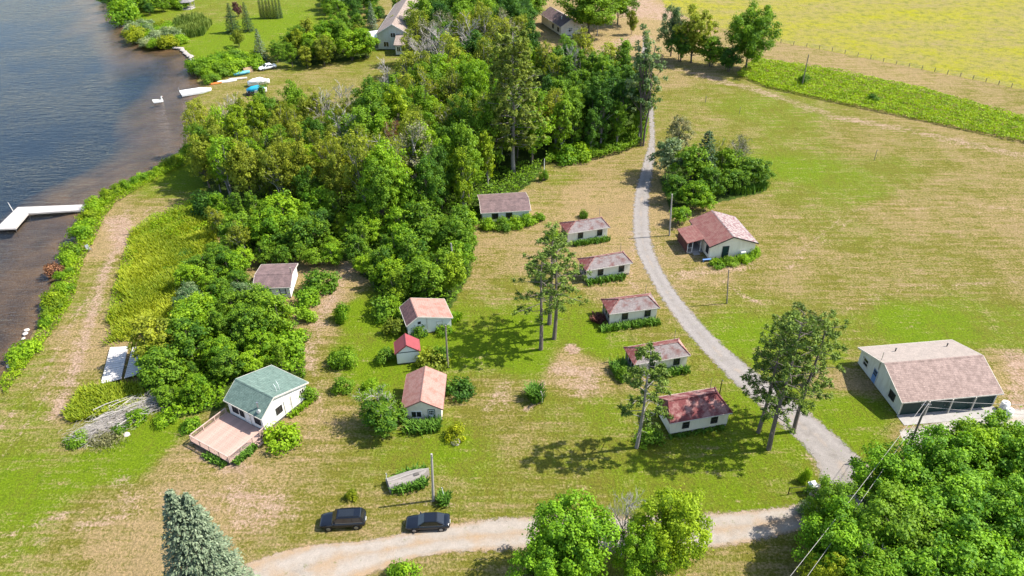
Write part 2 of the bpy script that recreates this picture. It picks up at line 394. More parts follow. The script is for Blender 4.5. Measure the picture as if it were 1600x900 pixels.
# what grows where: (photo x, photo y, dryness, lushness)
CTRL = [(200,330,.85,.1),(250,300,.35,.6),(285,285,.1,.9),(230,318,.6,.3),(180,380,1,0),(195,360,1,0),(160,430,.55,.4),(175,440,.75,.2),(120,480,.5,.5),(60,570,.45,.5),(118,560,.95,0),(135,520,.9,0),(95,600,.6,.3),(30,640,.5,.5),
 (100,640,.85,.1),(60,650,.35,.6),(70,690,.4,.5),(40,720,.3,.7),(60,780,.25,.85),(30,860,.45,.6),(10,760,.2,.9),(200,720,.05,1),(240,695,.1,.9),(140,730,.15,.85),(110,690,.5,.4),(150,790,.6,.3),(160,840,.85,0),(100,860,.6,.3),(200,870,.95,0),
 (215,790,.8,0),(280,720,.8,0),(320,760,.75,.05),(350,740,.85,0),(400,770,.95,0),(400,800,1,0),(430,830,.5,.15),(370,700,.7,.05),(480,760,.5,.15),(440,740,.85,0),(450,700,.7,.05),(500,640,.7,.05),(470,560,.7,.05),(490,520,.8,0),(510,470,.9,0),(545,420,1,0),(430,640,.6,.1),
 (560,490,.0,1),(590,560,.0,1),(560,580,.1,.85),(560,540,.15,.7),(510,600,.45,.2),(620,710,.2,.5),(700,700,.1,.7),(560,740,.35,.25),(600,800,.5,.1),(720,780,.35,.3),(800,770,.4,.25),(900,770,.35,.3),(1000,760,.2,.55),(1150,760,.15,.7),(1210,770,.2,.6),
 (760,640,.45,.2),(780,620,.55,.15),(820,690,.5,.2),(860,640,.3,.4),(850,740,.35,.3),(740,740,.25,.5),(730,540,.05,.95),(760,500,.2,.6),(800,520,.0,1),(830,560,.05,.9),(780,450,.45,.3),(770,400,.75,.05),(840,380,.8,.05),(760,420,.65,.1),(800,350,.75,.05),(900,300,.95,0),(930,330,1,0),
 (950,270,.75,.1),(980,250,.6,.2),(970,330,.95,0),(870,280,.45,.4),(850,300,.6,.3),(905,590,1.0,0),(895,575,1.0,0),(930,600,.6,.2),(940,640,.2,.55),(880,660,.4,.3),(1000,520,.45,.35),(960,540,.15,.7),(930,530,.05,.9),(1090,590,.35,.4),(1070,540,.4,.3),(1000,450,.75,.05),(960,400,.85,0),(1020,470,.6,.1),
 (1180,640,.15,.75),(1100,480,.55,.25),(1060,440,.7,.1),(1110,430,.95,0),(1200,440,.8,.05),(1150,520,.1,.9),(1200,520,.15,.8),(1130,500,.3,.6),(1180,470,.5,.35),(1250,520,.3,.5),(1300,480,.55,.2),(1340,560,.5,.3),(1340,640,.1,.8),(1370,700,.15,.8),(1310,560,.2,.7),
 (1400,505,.1,.9),(1480,510,.15,.8),(1330,500,.35,.5),(1560,520,.3,.5),(1585,580,.8,.05),(1400,440,.65,.15),(1500,420,.6,.15),(1560,330,.85,0),(1400,330,.85,.05),(1300,360,.55,.3),(1250,390,.75,.05),(1300,280,.3,.6),(1250,270,.2,.75),(1340,300,.35,.5),(1200,330,.65,.15),(1230,300,.45,.35),(1400,260,.45,.35),
 (1500,290,.7,.1),(1580,420,.7,.1),(1250,220,.45,.4),(1350,225,.7,.1),(1150,165,.3,.5),(1210,185,.35,.45),(1110,150,.5,.3),(1080,180,.5,.3),(1150,200,.5,.3),(1450,240,.65,.15),(1550,250,.75,.05),(1480,190,.8,.05),
 (260,30,.25,.6),(230,25,.2,.7),(340,20,.3,.5),(370,50,.1,.85),(330,75,.1,.9),(410,40,.1,.9),(500,110,.55,.3),(470,100,.3,.5),(380,120,.55,.25),(430,120,.5,.3),(560,95,.4,.4),(585,62,.1,.9),(960,70,1,0),(960,20,1,0),(1000,60,1,0),(1010,20,1,0),(930,100,.8,.1),(1040,120,.7,.1),(900,60,.9,0),
 (1250,85,.75,.1),(1400,115,.8,.05),(1550,160,.8,.05),(1150,60,.8,.05),(700,850,.6,.1),(720,870,.5,.2),(1200,860,.5,.2),(1150,880,.5,.2),(600,890,.5,.15),(1430,700,.8,.05),(1330,590,.9,0),(1320,470,.7,.1),(610,30,.6,.2)]
ctrl = np.array([(*G(x, y)[:2], d * (0.8 if x > 1080 and 140 < y < 560 else 1.0), l) for x, y, d, l in CTRL])   # the right-hand field is a little less parched
dry = np.zeros(X.shape); lush = np.zeros(X.shape); wsum = np.zeros(X.shape)
for cx, cy, d, l in ctrl:
    w = 1.0 / ((X - cx) ** 2 + (Y - cy) ** 2 + 3.0) ** 2.3
    dry += w * d; lush += w * l; wsum += w
dry /= wsum; lush /= wsum
dirt = np.zeros(X.shape)
def band(arr, pts, w, val=1.0, soft=1.0):
    d = dist_line(wline(pts), X, Y); np.maximum(arr, val * (1 - sstep(d, w - soft, w + soft)), out=arr)
band(dirt, [(1050,105),(1130,128),(1220,152),(1300,182),(1420,203),(1600,245),(1750,285)], 2.2, .5, 2.0)
band(dirt, [(1000,60),(960,70),(935,95),(930,120)], 3.5, .7, 3)
band(dirt, [(960,-20),(990,15),(1040,20)], 10, .7, 5)
band(dirt, [(545,412),(515,470),(488,525),(480,575)], 1.4, .55, 1.2)
band(dirt, [(200,330),(190,375),(165,420),(135,520),(105,610),(85,650)], 1.0, .7, 1.2)
band(dirt, [(185,345),(200,378)], 2.5, .8, 2)
band(dirt, [(895,548),(893,543)], 1.0, .95, .5)
band(dirt, [(885,580),(915,590),(905,600)], 2.6, .55, 1.8)
band(dirt, [(380,775),(420,790),(390,805)], 2.5, .6, 2)
band(dirt, [(610,783),(640,792),(700,788)], .8, .4, .6)
band(dirt, [(820,640),(845,625),(846,600)], .5, .7, .3)
band(dirt, [(120,825),(210,800),(190,752)], 1.0, .5, 1)
band(dirt, [(1262,712),(1275,728),(1278,740)], .7, .5, .6)
band(dirt, [(1590,560),(1600,600),(1580,640)], 2, .6, 1.5)
band(dirt, [(300,700),(330,722),(370,728)], .9, .5, .5)
for pts_, w_, v_ in (([(-20,690),(60,600),(115,500),(160,420),(190,365),(235,325)],.35,.55),([(0,720),(78,612),(130,505),(172,425),(203,368),(245,330)],.35,.5),([(0,840),(110,800),(250,770),(380,775),(470,800)],.5,.4),([(0,870),(120,825),(255,790),(390,800),(480,815)],.45,.35),([(300,740),(380,735),(470,700),(505,640),(485,560)],.45,.4),([(330,770),(430,745),(520,690)],.4,.3),
    ([(1010,470),(985,440),(990,400),(985,360)],.5,.4),([(1240,400),(1330,330),(1450,310),(1600,330)],.5,.35),([(1230,420),(1330,345),(1460,322),(1600,345)],.45,.3),([(1330,480),(1420,450),(1600,440)],.5,.3),([(760,640),(790,600),(790,640)],.8,.4),([(1130,440),(1160,462),(1180,470)],.6,.5),([(1030,400),(1065,395),(1090,370)],.4,.5),([(1060,430),(1120,420),(1170,415)],1.6,.45),([(880,760),(960,770),(1080,765)],.35,.25)):
    band(dirt, pts_, w_, v_, .5)
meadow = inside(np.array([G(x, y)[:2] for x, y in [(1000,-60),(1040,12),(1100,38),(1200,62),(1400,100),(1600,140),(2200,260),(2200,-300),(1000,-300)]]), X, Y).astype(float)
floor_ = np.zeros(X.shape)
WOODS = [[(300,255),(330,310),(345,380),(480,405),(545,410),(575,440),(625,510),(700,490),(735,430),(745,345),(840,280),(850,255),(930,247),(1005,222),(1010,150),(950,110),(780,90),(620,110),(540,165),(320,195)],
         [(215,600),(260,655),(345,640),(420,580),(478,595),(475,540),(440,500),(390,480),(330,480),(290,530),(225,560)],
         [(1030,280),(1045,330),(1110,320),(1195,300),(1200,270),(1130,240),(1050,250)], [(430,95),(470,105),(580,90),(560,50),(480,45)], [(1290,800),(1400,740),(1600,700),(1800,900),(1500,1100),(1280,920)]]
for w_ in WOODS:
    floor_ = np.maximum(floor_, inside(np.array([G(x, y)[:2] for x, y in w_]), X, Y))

nx, ny = len(gx), len(gy)
idx = np.arange(nx * ny).reshape(ny, nx)
quads = np.stack([idx[:-1, :-1], idx[:-1, 1:], idx[1:, 1:], idx[1:, :-1]], -1).reshape(-1, 4)
def np_mesh(name, V, Q, attrs=None, smooth=False):
    me = bpy.data.meshes.new(name); n, q, k = len(V), len(Q), Q.shape[1]
    me.vertices.add(n); me.vertices.foreach_set("co", np.ascontiguousarray(V, np.float32).ravel())
    me.loops.add(q * k); me.loops.foreach_set("vertex_index", np.ascontiguousarray(Q, np.int32).ravel())
    me.polygons.add(q); me.polygons.foreach_set("loop_start", np.arange(q, dtype=np.int32) * k)
    me.polygons.foreach_set("loop_total", np.full(q, k, np.int32))
    if smooth: me.polygons.foreach_set("use_smooth", np.ones(q, bool))
    for nm, (dom, arr) in (attrs or {}).items():
        a = me.attributes.new(nm, 'FLOAT', dom); a.data.foreach_set("value", np.ascontiguousarray(arr, np.float32))
    me.update(calc_edges=True)
    return me

def attr(nt, name):
    a = nd(nt, "Attribute"); a.attribute_name = name; return a.outputs["Fac"]
def ground_material():
    m, nt, out = new_mat("ground")
    tc = nd(nt, "TexCoord").outputs["Object"]
    cs = lambda n_, lo=0.34, hi=0.66: ramp(nt, n_, lo, hi)
    n1 = cs(noise(nt, tc, 0.16, 6, 0.62)); n2 = cs(noise(nt, tc, 0.8, 6, 0.7)); n3 = cs(noise(nt, tc, 3.2, 4, 0.7)); n4 = cs(noise(nt, tc, 9.5, 3, 0.7))
    st = cs(noise(nt, mapping(nt, tc, (1.0, 0.10, 1), (0, 0, math.radians(-24))), 1.3, 4, 0.65))
    st2 = cs(noise(nt, mapping(nt, tc, (0.10, 1.0, 1), (0, 0, math.radians(-20))), 1.2, 4, 0.65))
    def pert(a, k1, k2, k3, ks, s=None):
        r = a
        for n_, k in ((n1, k1), (n2, k2), (n3, k3), (st if s is None else s, ks)):
            r = mth(nt, 'ADD', r, mth(nt, 'MULTIPLY', mth(nt, 'SUBTRACT', n_, 0.5), k))
        return r
    dryf = ramp(nt, pert(attr(nt, "dry"), 0.50, 0.42, 0.40, 0.50, st2), 0.33, 0.97)
    lushf = ramp(nt, pert(attr(nt, "lush"), 0.45, 0.40, 0.36, 0.3), 0.12, 0.85)
    dirtf = ramp(nt, pert(attr(nt, "dirt"), 0.25, 0.35, 0.3, 0.25, st2), 0.3, 0.75)
    c = mixc(nt, lushf, (0.138, 0.130, 0.018), (0.118, 0.178, 0.005))
    drycol = mixc(nt, n1, (0.330, 0.232, 0.115), (0.255, 0.185, 0.085))
    c = mixc(nt, dryf, c, drycol)
    c = mixc(nt, dirtf, c, mixc(nt, n2, (0.29, 0.185, 0.125), (0.38, 0.27, 0.19)))
    mead = mixc(nt, ramp(nt, mth(nt, 'ADD', mth(nt, 'MULTIPLY', noise(nt, mapping(nt, tc, (0.6, 1, 1)), 0.07, 8, 0.78), 0.7), mth(nt, 'MULTIPLY', n2, 0.12)), 0.30, 0.52), (0.255, 0.200, 0.085), (0.275, 0.262, 0.006))
    mead = mixc(nt, ramp(nt, noise(nt, tc, 0.35, 7, 0.78), 0.50, 0.60), mead, (0.165, 0.165, 0.030))
    c = mixc(nt, attr(nt, "meadow"), c, mead)
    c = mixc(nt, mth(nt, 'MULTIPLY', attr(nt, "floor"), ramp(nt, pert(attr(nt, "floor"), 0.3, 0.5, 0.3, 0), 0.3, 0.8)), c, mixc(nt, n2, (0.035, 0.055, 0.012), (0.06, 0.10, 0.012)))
    fine = mth(nt, 'ADD', mth(nt, 'MULTIPLY', n3, 0.5), mth(nt, 'MULTIPLY', n4, 0.5))
    c = mixc(nt, ramp(nt, fine, 0.15, 0.85), mixc(nt, 1.0, c, (0.58, 0.62, 0.56), 'MULTIPLY'), mixc(nt, 1.0, c, (1.34, 1.30, 1.38), 'MULTIPLY'))
    dark = ramp(nt, noise(nt, tc, 0.6, 6, 0.78), 0.53, 0.66)
    c = mixc(nt, mth(nt, 'MULTIPLY', dark, 0.6), c, mixc(nt, 1.0, c, (0.56, 0.68, 0.46), 'MULTIPLY'))
    bedc = mixc(nt, ramp(nt, attr(nt, "depth"), 0.5, 17.0), mixc(nt, n1, (0.28, 0.20, 0.135), (0.14, 0.105, 0.085)), (0.018, 0.045, 0.110))
    c = mixc(nt, ramp(nt, attr(nt, "depth"), 0.0, 0.5), c, bedc)
    principled(nt, out, c, 1.0, bump(nt, mth(nt, 'ADD', fine, mth(nt, 'MULTIPLY', n2, 0.8)), 0.8, 0.14), 0, 0.1)
    return m
depth = np.maximum(-sdw, 0) * (1 + 0.35 * np.sin(X * 0.23 + 1.1 * np.sin(Y * 0.11)))
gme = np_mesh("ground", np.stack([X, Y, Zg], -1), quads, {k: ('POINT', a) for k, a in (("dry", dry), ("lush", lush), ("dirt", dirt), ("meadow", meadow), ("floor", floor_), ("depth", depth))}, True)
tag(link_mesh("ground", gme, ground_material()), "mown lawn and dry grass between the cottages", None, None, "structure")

def water_material():
    m, nt, out = new_mat("lake_water")
    tc = nd(nt, "TexCoord").outputs["Object"]
    w1 = noise(nt, mapping(nt, tc, (0.35, 1.0, 1), (0, 0, math.radians(8))), 1.0, 4, 0.6)
    w2 = noise(nt, mapping(nt, tc, (0.5, 1.0, 1), (0, 0, math.radians(-14))), 2.6, 3, 0.6)
    calm = ramp(nt, noise(nt, tc, 0.035, 3), 0.3, 0.6)
    h = mth(nt, 'ADD', w1, mth(nt, 'MULTIPLY', w2, 0.4))
    bn = nd(nt, "Bump"); bn.inputs["Distance"].default_value = 0.35
    nt.links.new(mth(nt, 'ADD', 0.30, mth(nt, 'MULTIPLY', calm, 0.5)), bn.inputs["Strength"]); nt.links.new(h, bn.inputs["Height"])
    fr = nd(nt, "Fresnel"); fr.inputs[0].default_value = 1.33; nt.links.new(bn.outputs[0], fr.inputs["Normal"])
    gl = nd(nt, "BsdfGlossy"); gl.inputs["Roughness"].default_value = 0.06; nt.links.new(bn.outputs[0], gl.inputs["Normal"])
    tr = nd(nt, "BsdfTransparent"); tr.inputs[0].default_value = (0.80, 0.74, 0.62, 1)
    mx = nd(nt, "MixShader"); nt.links.new(fr.outputs[0], mx.inputs[0]); nt.links.new(tr.outputs[0], mx.inputs[1]); nt.links.new(gl.outputs[0], mx.inputs[2])
    nt.links.new(mx.outputs[0], out.inputs[0])
    return m
wb = MB(); wb.poly([(-3000, -400, WATER_Z), (-20, -400, WATER_Z), (-20, 3300, WATER_Z), (-3000, 3300, WATER_Z)])
tag(wb.build("lake", water_material()), "rippled blue lake along the shore", None, None, "structure")

def catmull(P, n=10):
    P = [Vector(p) for p in P]; Q = [P[0] * 2 - P[1]] + P + [P[-1] * 2 - P[-2]]; out = []
    for i in range(1, len(Q) - 2):
        for k in range(n):
            t = k / n; a, b, c, d = Q[i-1:i+3]
            out.append(0.5 * ((2*b) + (c - a) * t + (2*a - 5*b + 4*c - d) * t*t + (3*b - a - 3*c + d) * t**3))
    out.append(P[-1]); return out
def road_material(name, c1, c2, tan, tan_amt):
    m, nt, out = new_mat(name)
    tc = nd(nt, "TexCoord").outputs["Object"]
    n1 = noise(nt, tc, 0.35, 5, 0.65); n2 = noise(nt, tc, 1.3, 8, 0.75); n3 = noise(nt, tc, 16, 3, 0.75)
    e = attr(nt, "edge")
    c = mixc(nt, ramp(nt, n2, 0.2, 0.8), c1, c2)
    tr_ = attr(nt, "track")
    c = mixc(nt, mth(nt, 'MULTIPLY', tr_, 0.5), mixc(nt, 1.0, c, (0.86, 0.86, 0.84), 'MULTIPLY'), mixc(nt, 1.0, c, (1.2, 1.2, 1.2), 'MULTIPLY'))
    stn = ramp(nt, noise(nt, tc, 0.55, 6, 0.75), 0.52, 0.68)
    c = mixc(nt, mth(nt, 'MULTIPLY', stn, 0.45), c, mixc(nt, 1.0, c, (0.66, 0.64, 0.6), 'MULTIPLY'))
    c = mixc(nt, ramp(nt, mth(nt, 'ADD', mth(nt, 'SUBTRACT', n1, 0.5), mth(nt, 'ADD', tan_amt, mth(nt, 'MULTIPLY', tr_, -0.35))), 0.0, 0.35), c, tan)
    c = mixc(nt, ramp(nt, n3, 0.3, 0.7), mixc(nt, 1.0, c, (0.68, 0.68, 0.68), 'MULTIPLY'), mixc(nt, 1.0, c, (1.25, 1.25, 1.25), 'MULTIPLY'))
    weeds = ramp(nt, noise(nt, tc, 0.9, 5, 0.75), 0.60, 0.70)
    c = mixc(nt, mth(nt, 'MULTIPLY', weeds, 0.75), c, (0.12, 0.13, 0.04))
    p = nd(nt, "BsdfPrincipled"); nt.links.new(c, p.inputs["Base Color"]); p.inputs["Roughness"].default_value = 1.0; p.inputs["Specular IOR Level"].default_value = 0.1
    nt.links.new(bump(nt, mth(nt, 'ADD', n2, n3), 0.6, 0.06), p.inputs["Normal"])
    t = nd(nt, "BsdfTransparent"); mx = nd(nt, "MixShader")
    f = ramp(nt, mth(nt, 'ADD', e, mth(nt, 'ADD', mth(nt, 'MULTIPLY', mth(nt, 'SUBTRACT', n2, 0.5), 1.5), mth(nt, 'MULTIPLY', mth(nt, 'SUBTRACT', n3, 0.5), 0.7))), 0.18, 0.42)
    nt.links.new(f, mx.inputs[0]); nt.links.new(t.outputs[0], mx.inputs[1]); nt.links.new(p.outputs[0], mx.inputs[2]); nt.links.new(mx.outputs[0], out.inputs[0])
    return m
def road(name, L, R, mat, z, label):
    """L, R: the two edges as photo measurements, point by point"""
    A = catmull([G(x, y, z) for x, y in L]); B = catmull([G(x, y, z) for x, y in R]); n = 9
    V, E_, T, Q = [], [], [], []
    for a, b in zip(A, B):
        w = (b - a).length; d = (b - a).normalized() * 0.3
        a2, b2 = a - d, b + d
        for k in range(n):
            t = k / (n - 1); V.append(tuple(a2.lerp(b2, t)))
            E_.append(min(1.0, min(t, 1 - t) * (w + 0.6) / 1.6)); T.append(1 - min(1.0, abs(abs(t - 0.5) - 0.21) * 6))
    for i in range(len(A) - 1):
        for k in range(n - 1):
            Q.append((i*n + k, i*n + k + 1, (i+1)*n + k + 1, (i+1)*n + k))
    me = np_mesh(name, np.array(V), np.array(Q), {"edge": ('POINT', np.array(E_)), "track": ('POINT', np.array(T))})
    return tag(link_mesh(name, me, mat), label, None, None, "structure")
drive_mat = road_material("drive_gravel", (0.205, 0.185, 0.172), (0.30, 0.27, 0.25), (0.33, 0.26, 0.20), 0.06)
lane_mat = road_material("lane_gravel", (0.27, 0.235, 0.20), (0.36, 0.31, 0.265), (0.30, 0.21, 0.13), 0.22)
road("driveway", [(1005,60),(1000,110),(1010,160),(1014,215),(1003,258),(992,300),(988,340),(992,385),(1012,430),(1042,480),(1085,535),(1140,592),(1205,652),(1262,705),(1280,748),(1262,792)],
     [(1013,60),(1012,110),(1020,160),(1024,215),(1022,258),(1016,300),(1015,340),(1021,385),(1041,430),(1076,480),(1122,530),(1180,580),(1250,632),(1318,690),(1362,740),(1345,800)], drive_mat, 0.012, "grey gravel driveway curving past the row of cabins")
road("gravel_lane", [(1330,768),(1262,784),(1150,798),(1000,804),(850,804),(720,815),(640,830),(560,845),(480,852),(400,874),(330,905),(260,950)],
     [(1345,800),(1255,828),(1150,852),(1000,862),(850,860),(760,862),(705,864),(655,872),(600,890),(555,910),(500,945),(430,1010)], lane_mat, 0.020, "pale dirt and gravel lane across the front")
road("gravel_yard", [(1405,672),(1440,664),(1500,650),(1560,640),(1640,634)], [(1418,712),(1460,702),(1530,688),(1590,672),(1660,664)], road_material("yard_gravel", (0.31, 0.28, 0.25), (0.42, 0.38, 0.34), (0.30, 0.215, 0.14), 0.08), 0.016, "pale gravel yard in front of the garage doors")

# ------------------------------------------------------------------ buildings
def opening(parent, o, t, n, s, zc, w, h, kind='window', frame='white_paint', pane='window_glass', bars=1, label=None):
    """a window or door on a wall: o wall origin (x,y), t along the wall, n outwards (all local), s distance along, zc centre height"""
    t, n = Vector((*t, 0)), Vector((*n, 0)); c = Vector((o[0], o[1], 0)) + t * s + Vector((0, 0, zc)); up = Vector((0, 0, 1))
    def bar(mb, a0, a1, z0, z1, d0, d1):
        pts = [c + t * a0 + up * z0 + n * d0, c + t * a1 + up * z0 + n * d0, c + t * a1 + up * z1 + n * d0, c + t * a0 + up * z1 + n * d0]
        mb.prism(pts, n * (d1 - d0))
    f = 0.10; W, Hh = w / 2, h / 2; mb = MB()
    if kind == 'window':
        bar(mb, -W - f, -W, -Hh - f, Hh + f, 0.002, 0.07); bar(mb, W, W + f, -Hh - f, Hh + f, 0.002, 0.07); bar(mb, -W, W, Hh, Hh + f, 0.002, 0.068); bar(mb, -W, W, -Hh - f, -Hh, 0.002, 0.09)
        for b in range(bars): x = -W + w * (b + 1) / (bars + 1); bar(mb, x - .035, x + .035, -Hh, Hh, 0.012, 0.055)
        if bars == 0: bar(mb, -W, W, -.03, .03, 0.012, 0.055)
        win = mb.build("window", M[frame], parent)
        mp = MB(); bar(mp, -W, W, -Hh, Hh, 0.003, 0.012); mp.build("pane", M[pane], win)
    else:
        bar(mb, -W, W, -Hh, Hh, 0.002, 0.06); win = mb.build("door", M[pane], parent)
        mf = MB(); bar(mf, -W - .09, -W, -Hh, Hh + .09, 0.002, 0.08); bar(mf, W, W + .09, -Hh, Hh + .09, 0.002, 0.08); bar(mf, -W, W, Hh, Hh + .09, 0.002, 0.078); mf.build("door_frame", M[frame], win)
        mh = MB(); p = c + t * (W * 0.75) - up * (0.05) + n * 0.06; mh.tube(p, p + n * 0.07, 0.05, 0.05, 6); mh.build("handle", M['steel'], win)
        if kind == 'glazed':
            mg = MB()
            for i in (-1, 0, 1):
                for j in (0, 1): bar(mg, i * W * .55 - W * .23, i * W * .55 + W * .23, Hh * (.08 + .42 * j), Hh * (.44 + .42 * j), 0.061, 0.066)
            mg.build("pane", M['window_glass'], win)
    if label: win["label"] = label
    return win
def vent_pipe(parent, x, y, z, h=0.5, r=0.07, name="vent_pipe", mat='steel'):
    MB().tube((x, y, z), (x, y, z + h), r, r, 8).tube((x, y, z + h), (x, y, z + h + .06), r * 1.5, r * 1.5, 8).build(name, M[mat], parent)
def gable_house(name, label, rn, rf, zr, aL, aR, hL, hR, roofL, roofR, wall, trim='cream_trim', ov=0.32, ends=0.3, length=None, cat='cottage', gable_wall=None, fnd=0.22, gable_ends=True, group=None):
    """ridge from rn to rf (photo points at height zr); aL, aR eave offsets; local x across, y along the ridge, near gable at y=0"""
    a, b = G(*rn, zr), G(*rf, zr); u = (b - a); u.z = 0; L = length or u.length; u.normalize(); nrm = Vector((u.y, -u.x, 0))
    root = empty(name, (a.x, a.y, 0), math.atan2(nrm.y, nrm.x)); tag(root, label, cat, group)
    aL = -abs(aL); sl, sr = (zr - hL) / -aL, (zr - hR) / aR; wl, wr = aL + ov, aR - ov; th = 0.13
    zl, zrr = zr - sl * -wl - th - .03, zr - sr * wr - th - .03
    prof = [(wl, fnd), (wr, fnd), (wr, zrr), (0, zr - th - .05), (wl, zl)]
    MB().prism([(x, ends, z) for x, z in prof], (0, L - 2 * ends, 0)).build("wall", M[wall], root)
    MB().box(wl + .06, wr - .06, ends + .06, L - ends - .06, -.1, fnd + .02).build("foundation", M['foundation'], root)
    rl = MB().slab([(aL, 0, hL), (0, 0, zr), (0, L, zr), (aL, L, hL)][::-1], th).build("roof_slope", M[roofL], root)
    rr = MB().slab([(0, .001, zr), (aR, .001, hR), (aR, L - .001, hR), (0, L - .001, zr)], th).build("roof_slope", M[roofR], root)
    for nm, x0, z0, x1, z1 in (("l", aL, hL, 0, zr), ("r", 0, zr, aR, hR)):
        for y0, y1 in ((-.05, -.002), (L + .002, L + .05)):
            MB().prism([(x0, y0, z0 - .2), (x1, y0, z1 - .2), (x1, y0, z1 + .012), (x0, y0, z0 + .012)], (0, y1 - y0, 0)).build("rake_board", M[trim], root)
    MB().box(aL - .05, aL - .002, -.04, L + .04, hL - .18, hL - .01).build("fascia", M[trim], root)
    MB().box(aR + .002, aR + .05, -.04, L + .04, hR - .18, hR - .01).build("fascia", M[trim], root)
    MB().slab([(-.16, -.02, zr - .16 * sl + .03), (0, -.02, zr + .04), (0, L + .02, zr + .04), (-.16, L + .02, zr - .16 * sl + .03)][::-1], .02).slab([(0, -.02, zr + .04), (.16, -.02, zr - .16 * sr + .03), (.16, L + .02, zr - .16 * sr + .03), (0, L + .02, zr + .04)], .02).build("ridge_cap", M[roofR], root)
    w = dict(near=((0, ends), (1, 0), (0, -1)), far=((0, L - ends), (-1, 0), (0, 1)), left=((wl, 0), (0, -1), (-1, 0)), right=((wr, 0), (0, 1), (1, 0)))
    def put(face, s, zc, ww, hh, kind='window', **kw):
        o, t, n = w[face]
        if face == 'left': o, s = (wl, 0), -s
        return opening(root, o, t, n, s, zc, ww, hh, kind, **kw)
    return root, put, dict(L=L, wl=wl, wr=wr, sl=sl, sr=sr, zr=zr)

# the long garage beside the drive
gar, put, d = gable_house("garage", "long garage with pinkish shingle roof and four dark green doors by the gravel yard", (1382, 568), (1536, 555), 4.6, 5.94, 5.4, 2.6, 2.6, 'roof_garage_back', 'roof_garage', 'wall_grey', 'cream_trim', 0.4, 0.35, cat='garage', fnd=0.1)
L_ = d['L']; bay = (L_ - .7 - .9) / 4
for i in range(4):
    s0 = .35 + .3 + i * (bay + .1); w_ = put('right', s0 + bay / 2, 1.22, bay - .12, 2.2, 'door', frame='teal_dark', pane='door_green')
for i in range(1, 4):
    s0 = .35 + .25 + i * (bay + .1); MB().box(d['wr'] + .42, d['wr'] + .56, s0 - .07, s0 + .07, 0, 2.45).build("post", M['cream_trim'], gar)
put('near', -3.9, 1.5, 1.0, 1.1, frame='cream_trim', bars=0); put('near', -1.4, 1.25, .95, 2.1, 'glazed', frame='cream_trim', pane='blue_paint'); put('near', 2.9, 1.55, 1.1, 1.0, frame='dark_frame', bars=1)
MB().box(-4.75, -4.35, .335, .35, 1.75, 1.9).build("house_sign", M['dark_frame'], gar)
MB().box(d['wr'] + .02, d['wr'] + 1.9, .2, L_ - .2, -.05, .06).build("apron", M['concrete'], gar)
for y_, x_ in ((3.9, -3.6), (11.6, -3.8)): vent_pipe(gar, x_, y_, d['zr'] - d['sl'] * -x_, .45, .08, "vent_pipe", 'dark_frame')
MB().tube((-1.1, .3, 2.6), (-1.1, .26, 5.6), .04, .04, 6).build("service_mast", M['steel'], gar)
MB().tube((.7, .33, 3.6), (.7, .18, 3.7), .14, .12, 8).build("wall_lamp", M['white_paint'], gar)

# the reddish-roofed house with a lean-to porch
hou, put, d = gable_house("house", "cream house with reddish shingle roof and lean-to side porch right of the drive", (1147.3, 370), (1112.7, 328.7), 4.3, 4.1, 4.7, 2.75, 2.55, 'roof_house', 'roof_worn', 'wall_cream', 'dark_frame', 0.3, 0.3, cat='house', fnd=0.15)
put('near', -1.0, 1.25, 1.0, 2.15, 'door', frame='dark_frame', pane='door_green'); put('left', 1.3, 1.5, .8, 1.1, frame='dark_frame', bars=0)
put('right', 3, 1.5, 1.1, 1.0, frame='dark_frame'); put('right', 6.5, 1.5, 1.1, 1.0, frame='dark_frame')
MB().box(1.75, 2.6, -.25, .29, .15, 1.15).build("air_conditioner", M['white_paint'], hou)
hl = 2.75; PX0, PX1, PY0, PY1 = -7.0, -4.12, 2.6, 7.6
MB().slab([(PX0, PY0, 2.25), (PX1 + .3, PY0, 2.86), (PX1 + .3, PY1, 2.86), (PX0, PY1, 2.25)], .1).build("porch_roof", M['roof_house'], hou)
MB().box(PX0 + .25, PX0 + .35, PY0 + .3, PY1 - .2, .1, 2.1).build("porch_wall", M['wall_redbrown'], hou)
MB().box(PX0 + .25, PX1 + .35, PY1 - .3, PY1 - .2, .1, 2.2).build("porch_wall", M['wall_redbrown'], hou)
MB().box(PX0 + .3, PX1 + .28, PY0 + .25, PY1 - .32, -.05, .3).build("porch_floor", M['grey_wood'], hou)
for x_ in (PX0 + .3, PX0 + 1.15, PX1 - .25): MB().box(x_ - .05, x_ + .05, PY0 + .28, PY0 + .38, .3, 2.2).build("porch_post", M['white_paint'], hou)
MB().box(PX0 + .3, PX0 + 1.15, PY0 + .31, PY0 + .35, 1.05, 1.12).build("porch_rail", M['white_paint'], hou)
MB().box(PX0 + 1.3, PX0 + 2.4, PY0 - .5, PY0 + .24, -.02, .16).build("porch_step", M['grey_wood'], hou)

# cottage with the pink roof and white door
ecot, put, d = gable_house("cottage", "cottage with pink gable roof and white front door, nearest the lane", (657.3, 626), (664.9, 572), 3.75, 2.62, 2.72, 2.3, 2.3, 'roof_pink', 'roof_pinkpale', 'wall_stucco', 'roof_pink', 0.25, 0.28, cat='cottage')
put('near', -.75, 1.15, 1.25, .95, frame='white_paint'); put('near', 1.2, 1.05, .75, 1.75, 'glazed', frame='teal_dark', pane='white_paint'); put('left', 3, 1.4, 1.0, .9); put('right', 3.2, 1.4, 1.0, .9); put('far', 0, 1.4, 1.0, .9)
MB().box(2.36, 2.46, .25, .36, .2, 2.25).build("corner_board", M['white_paint'], ecot)
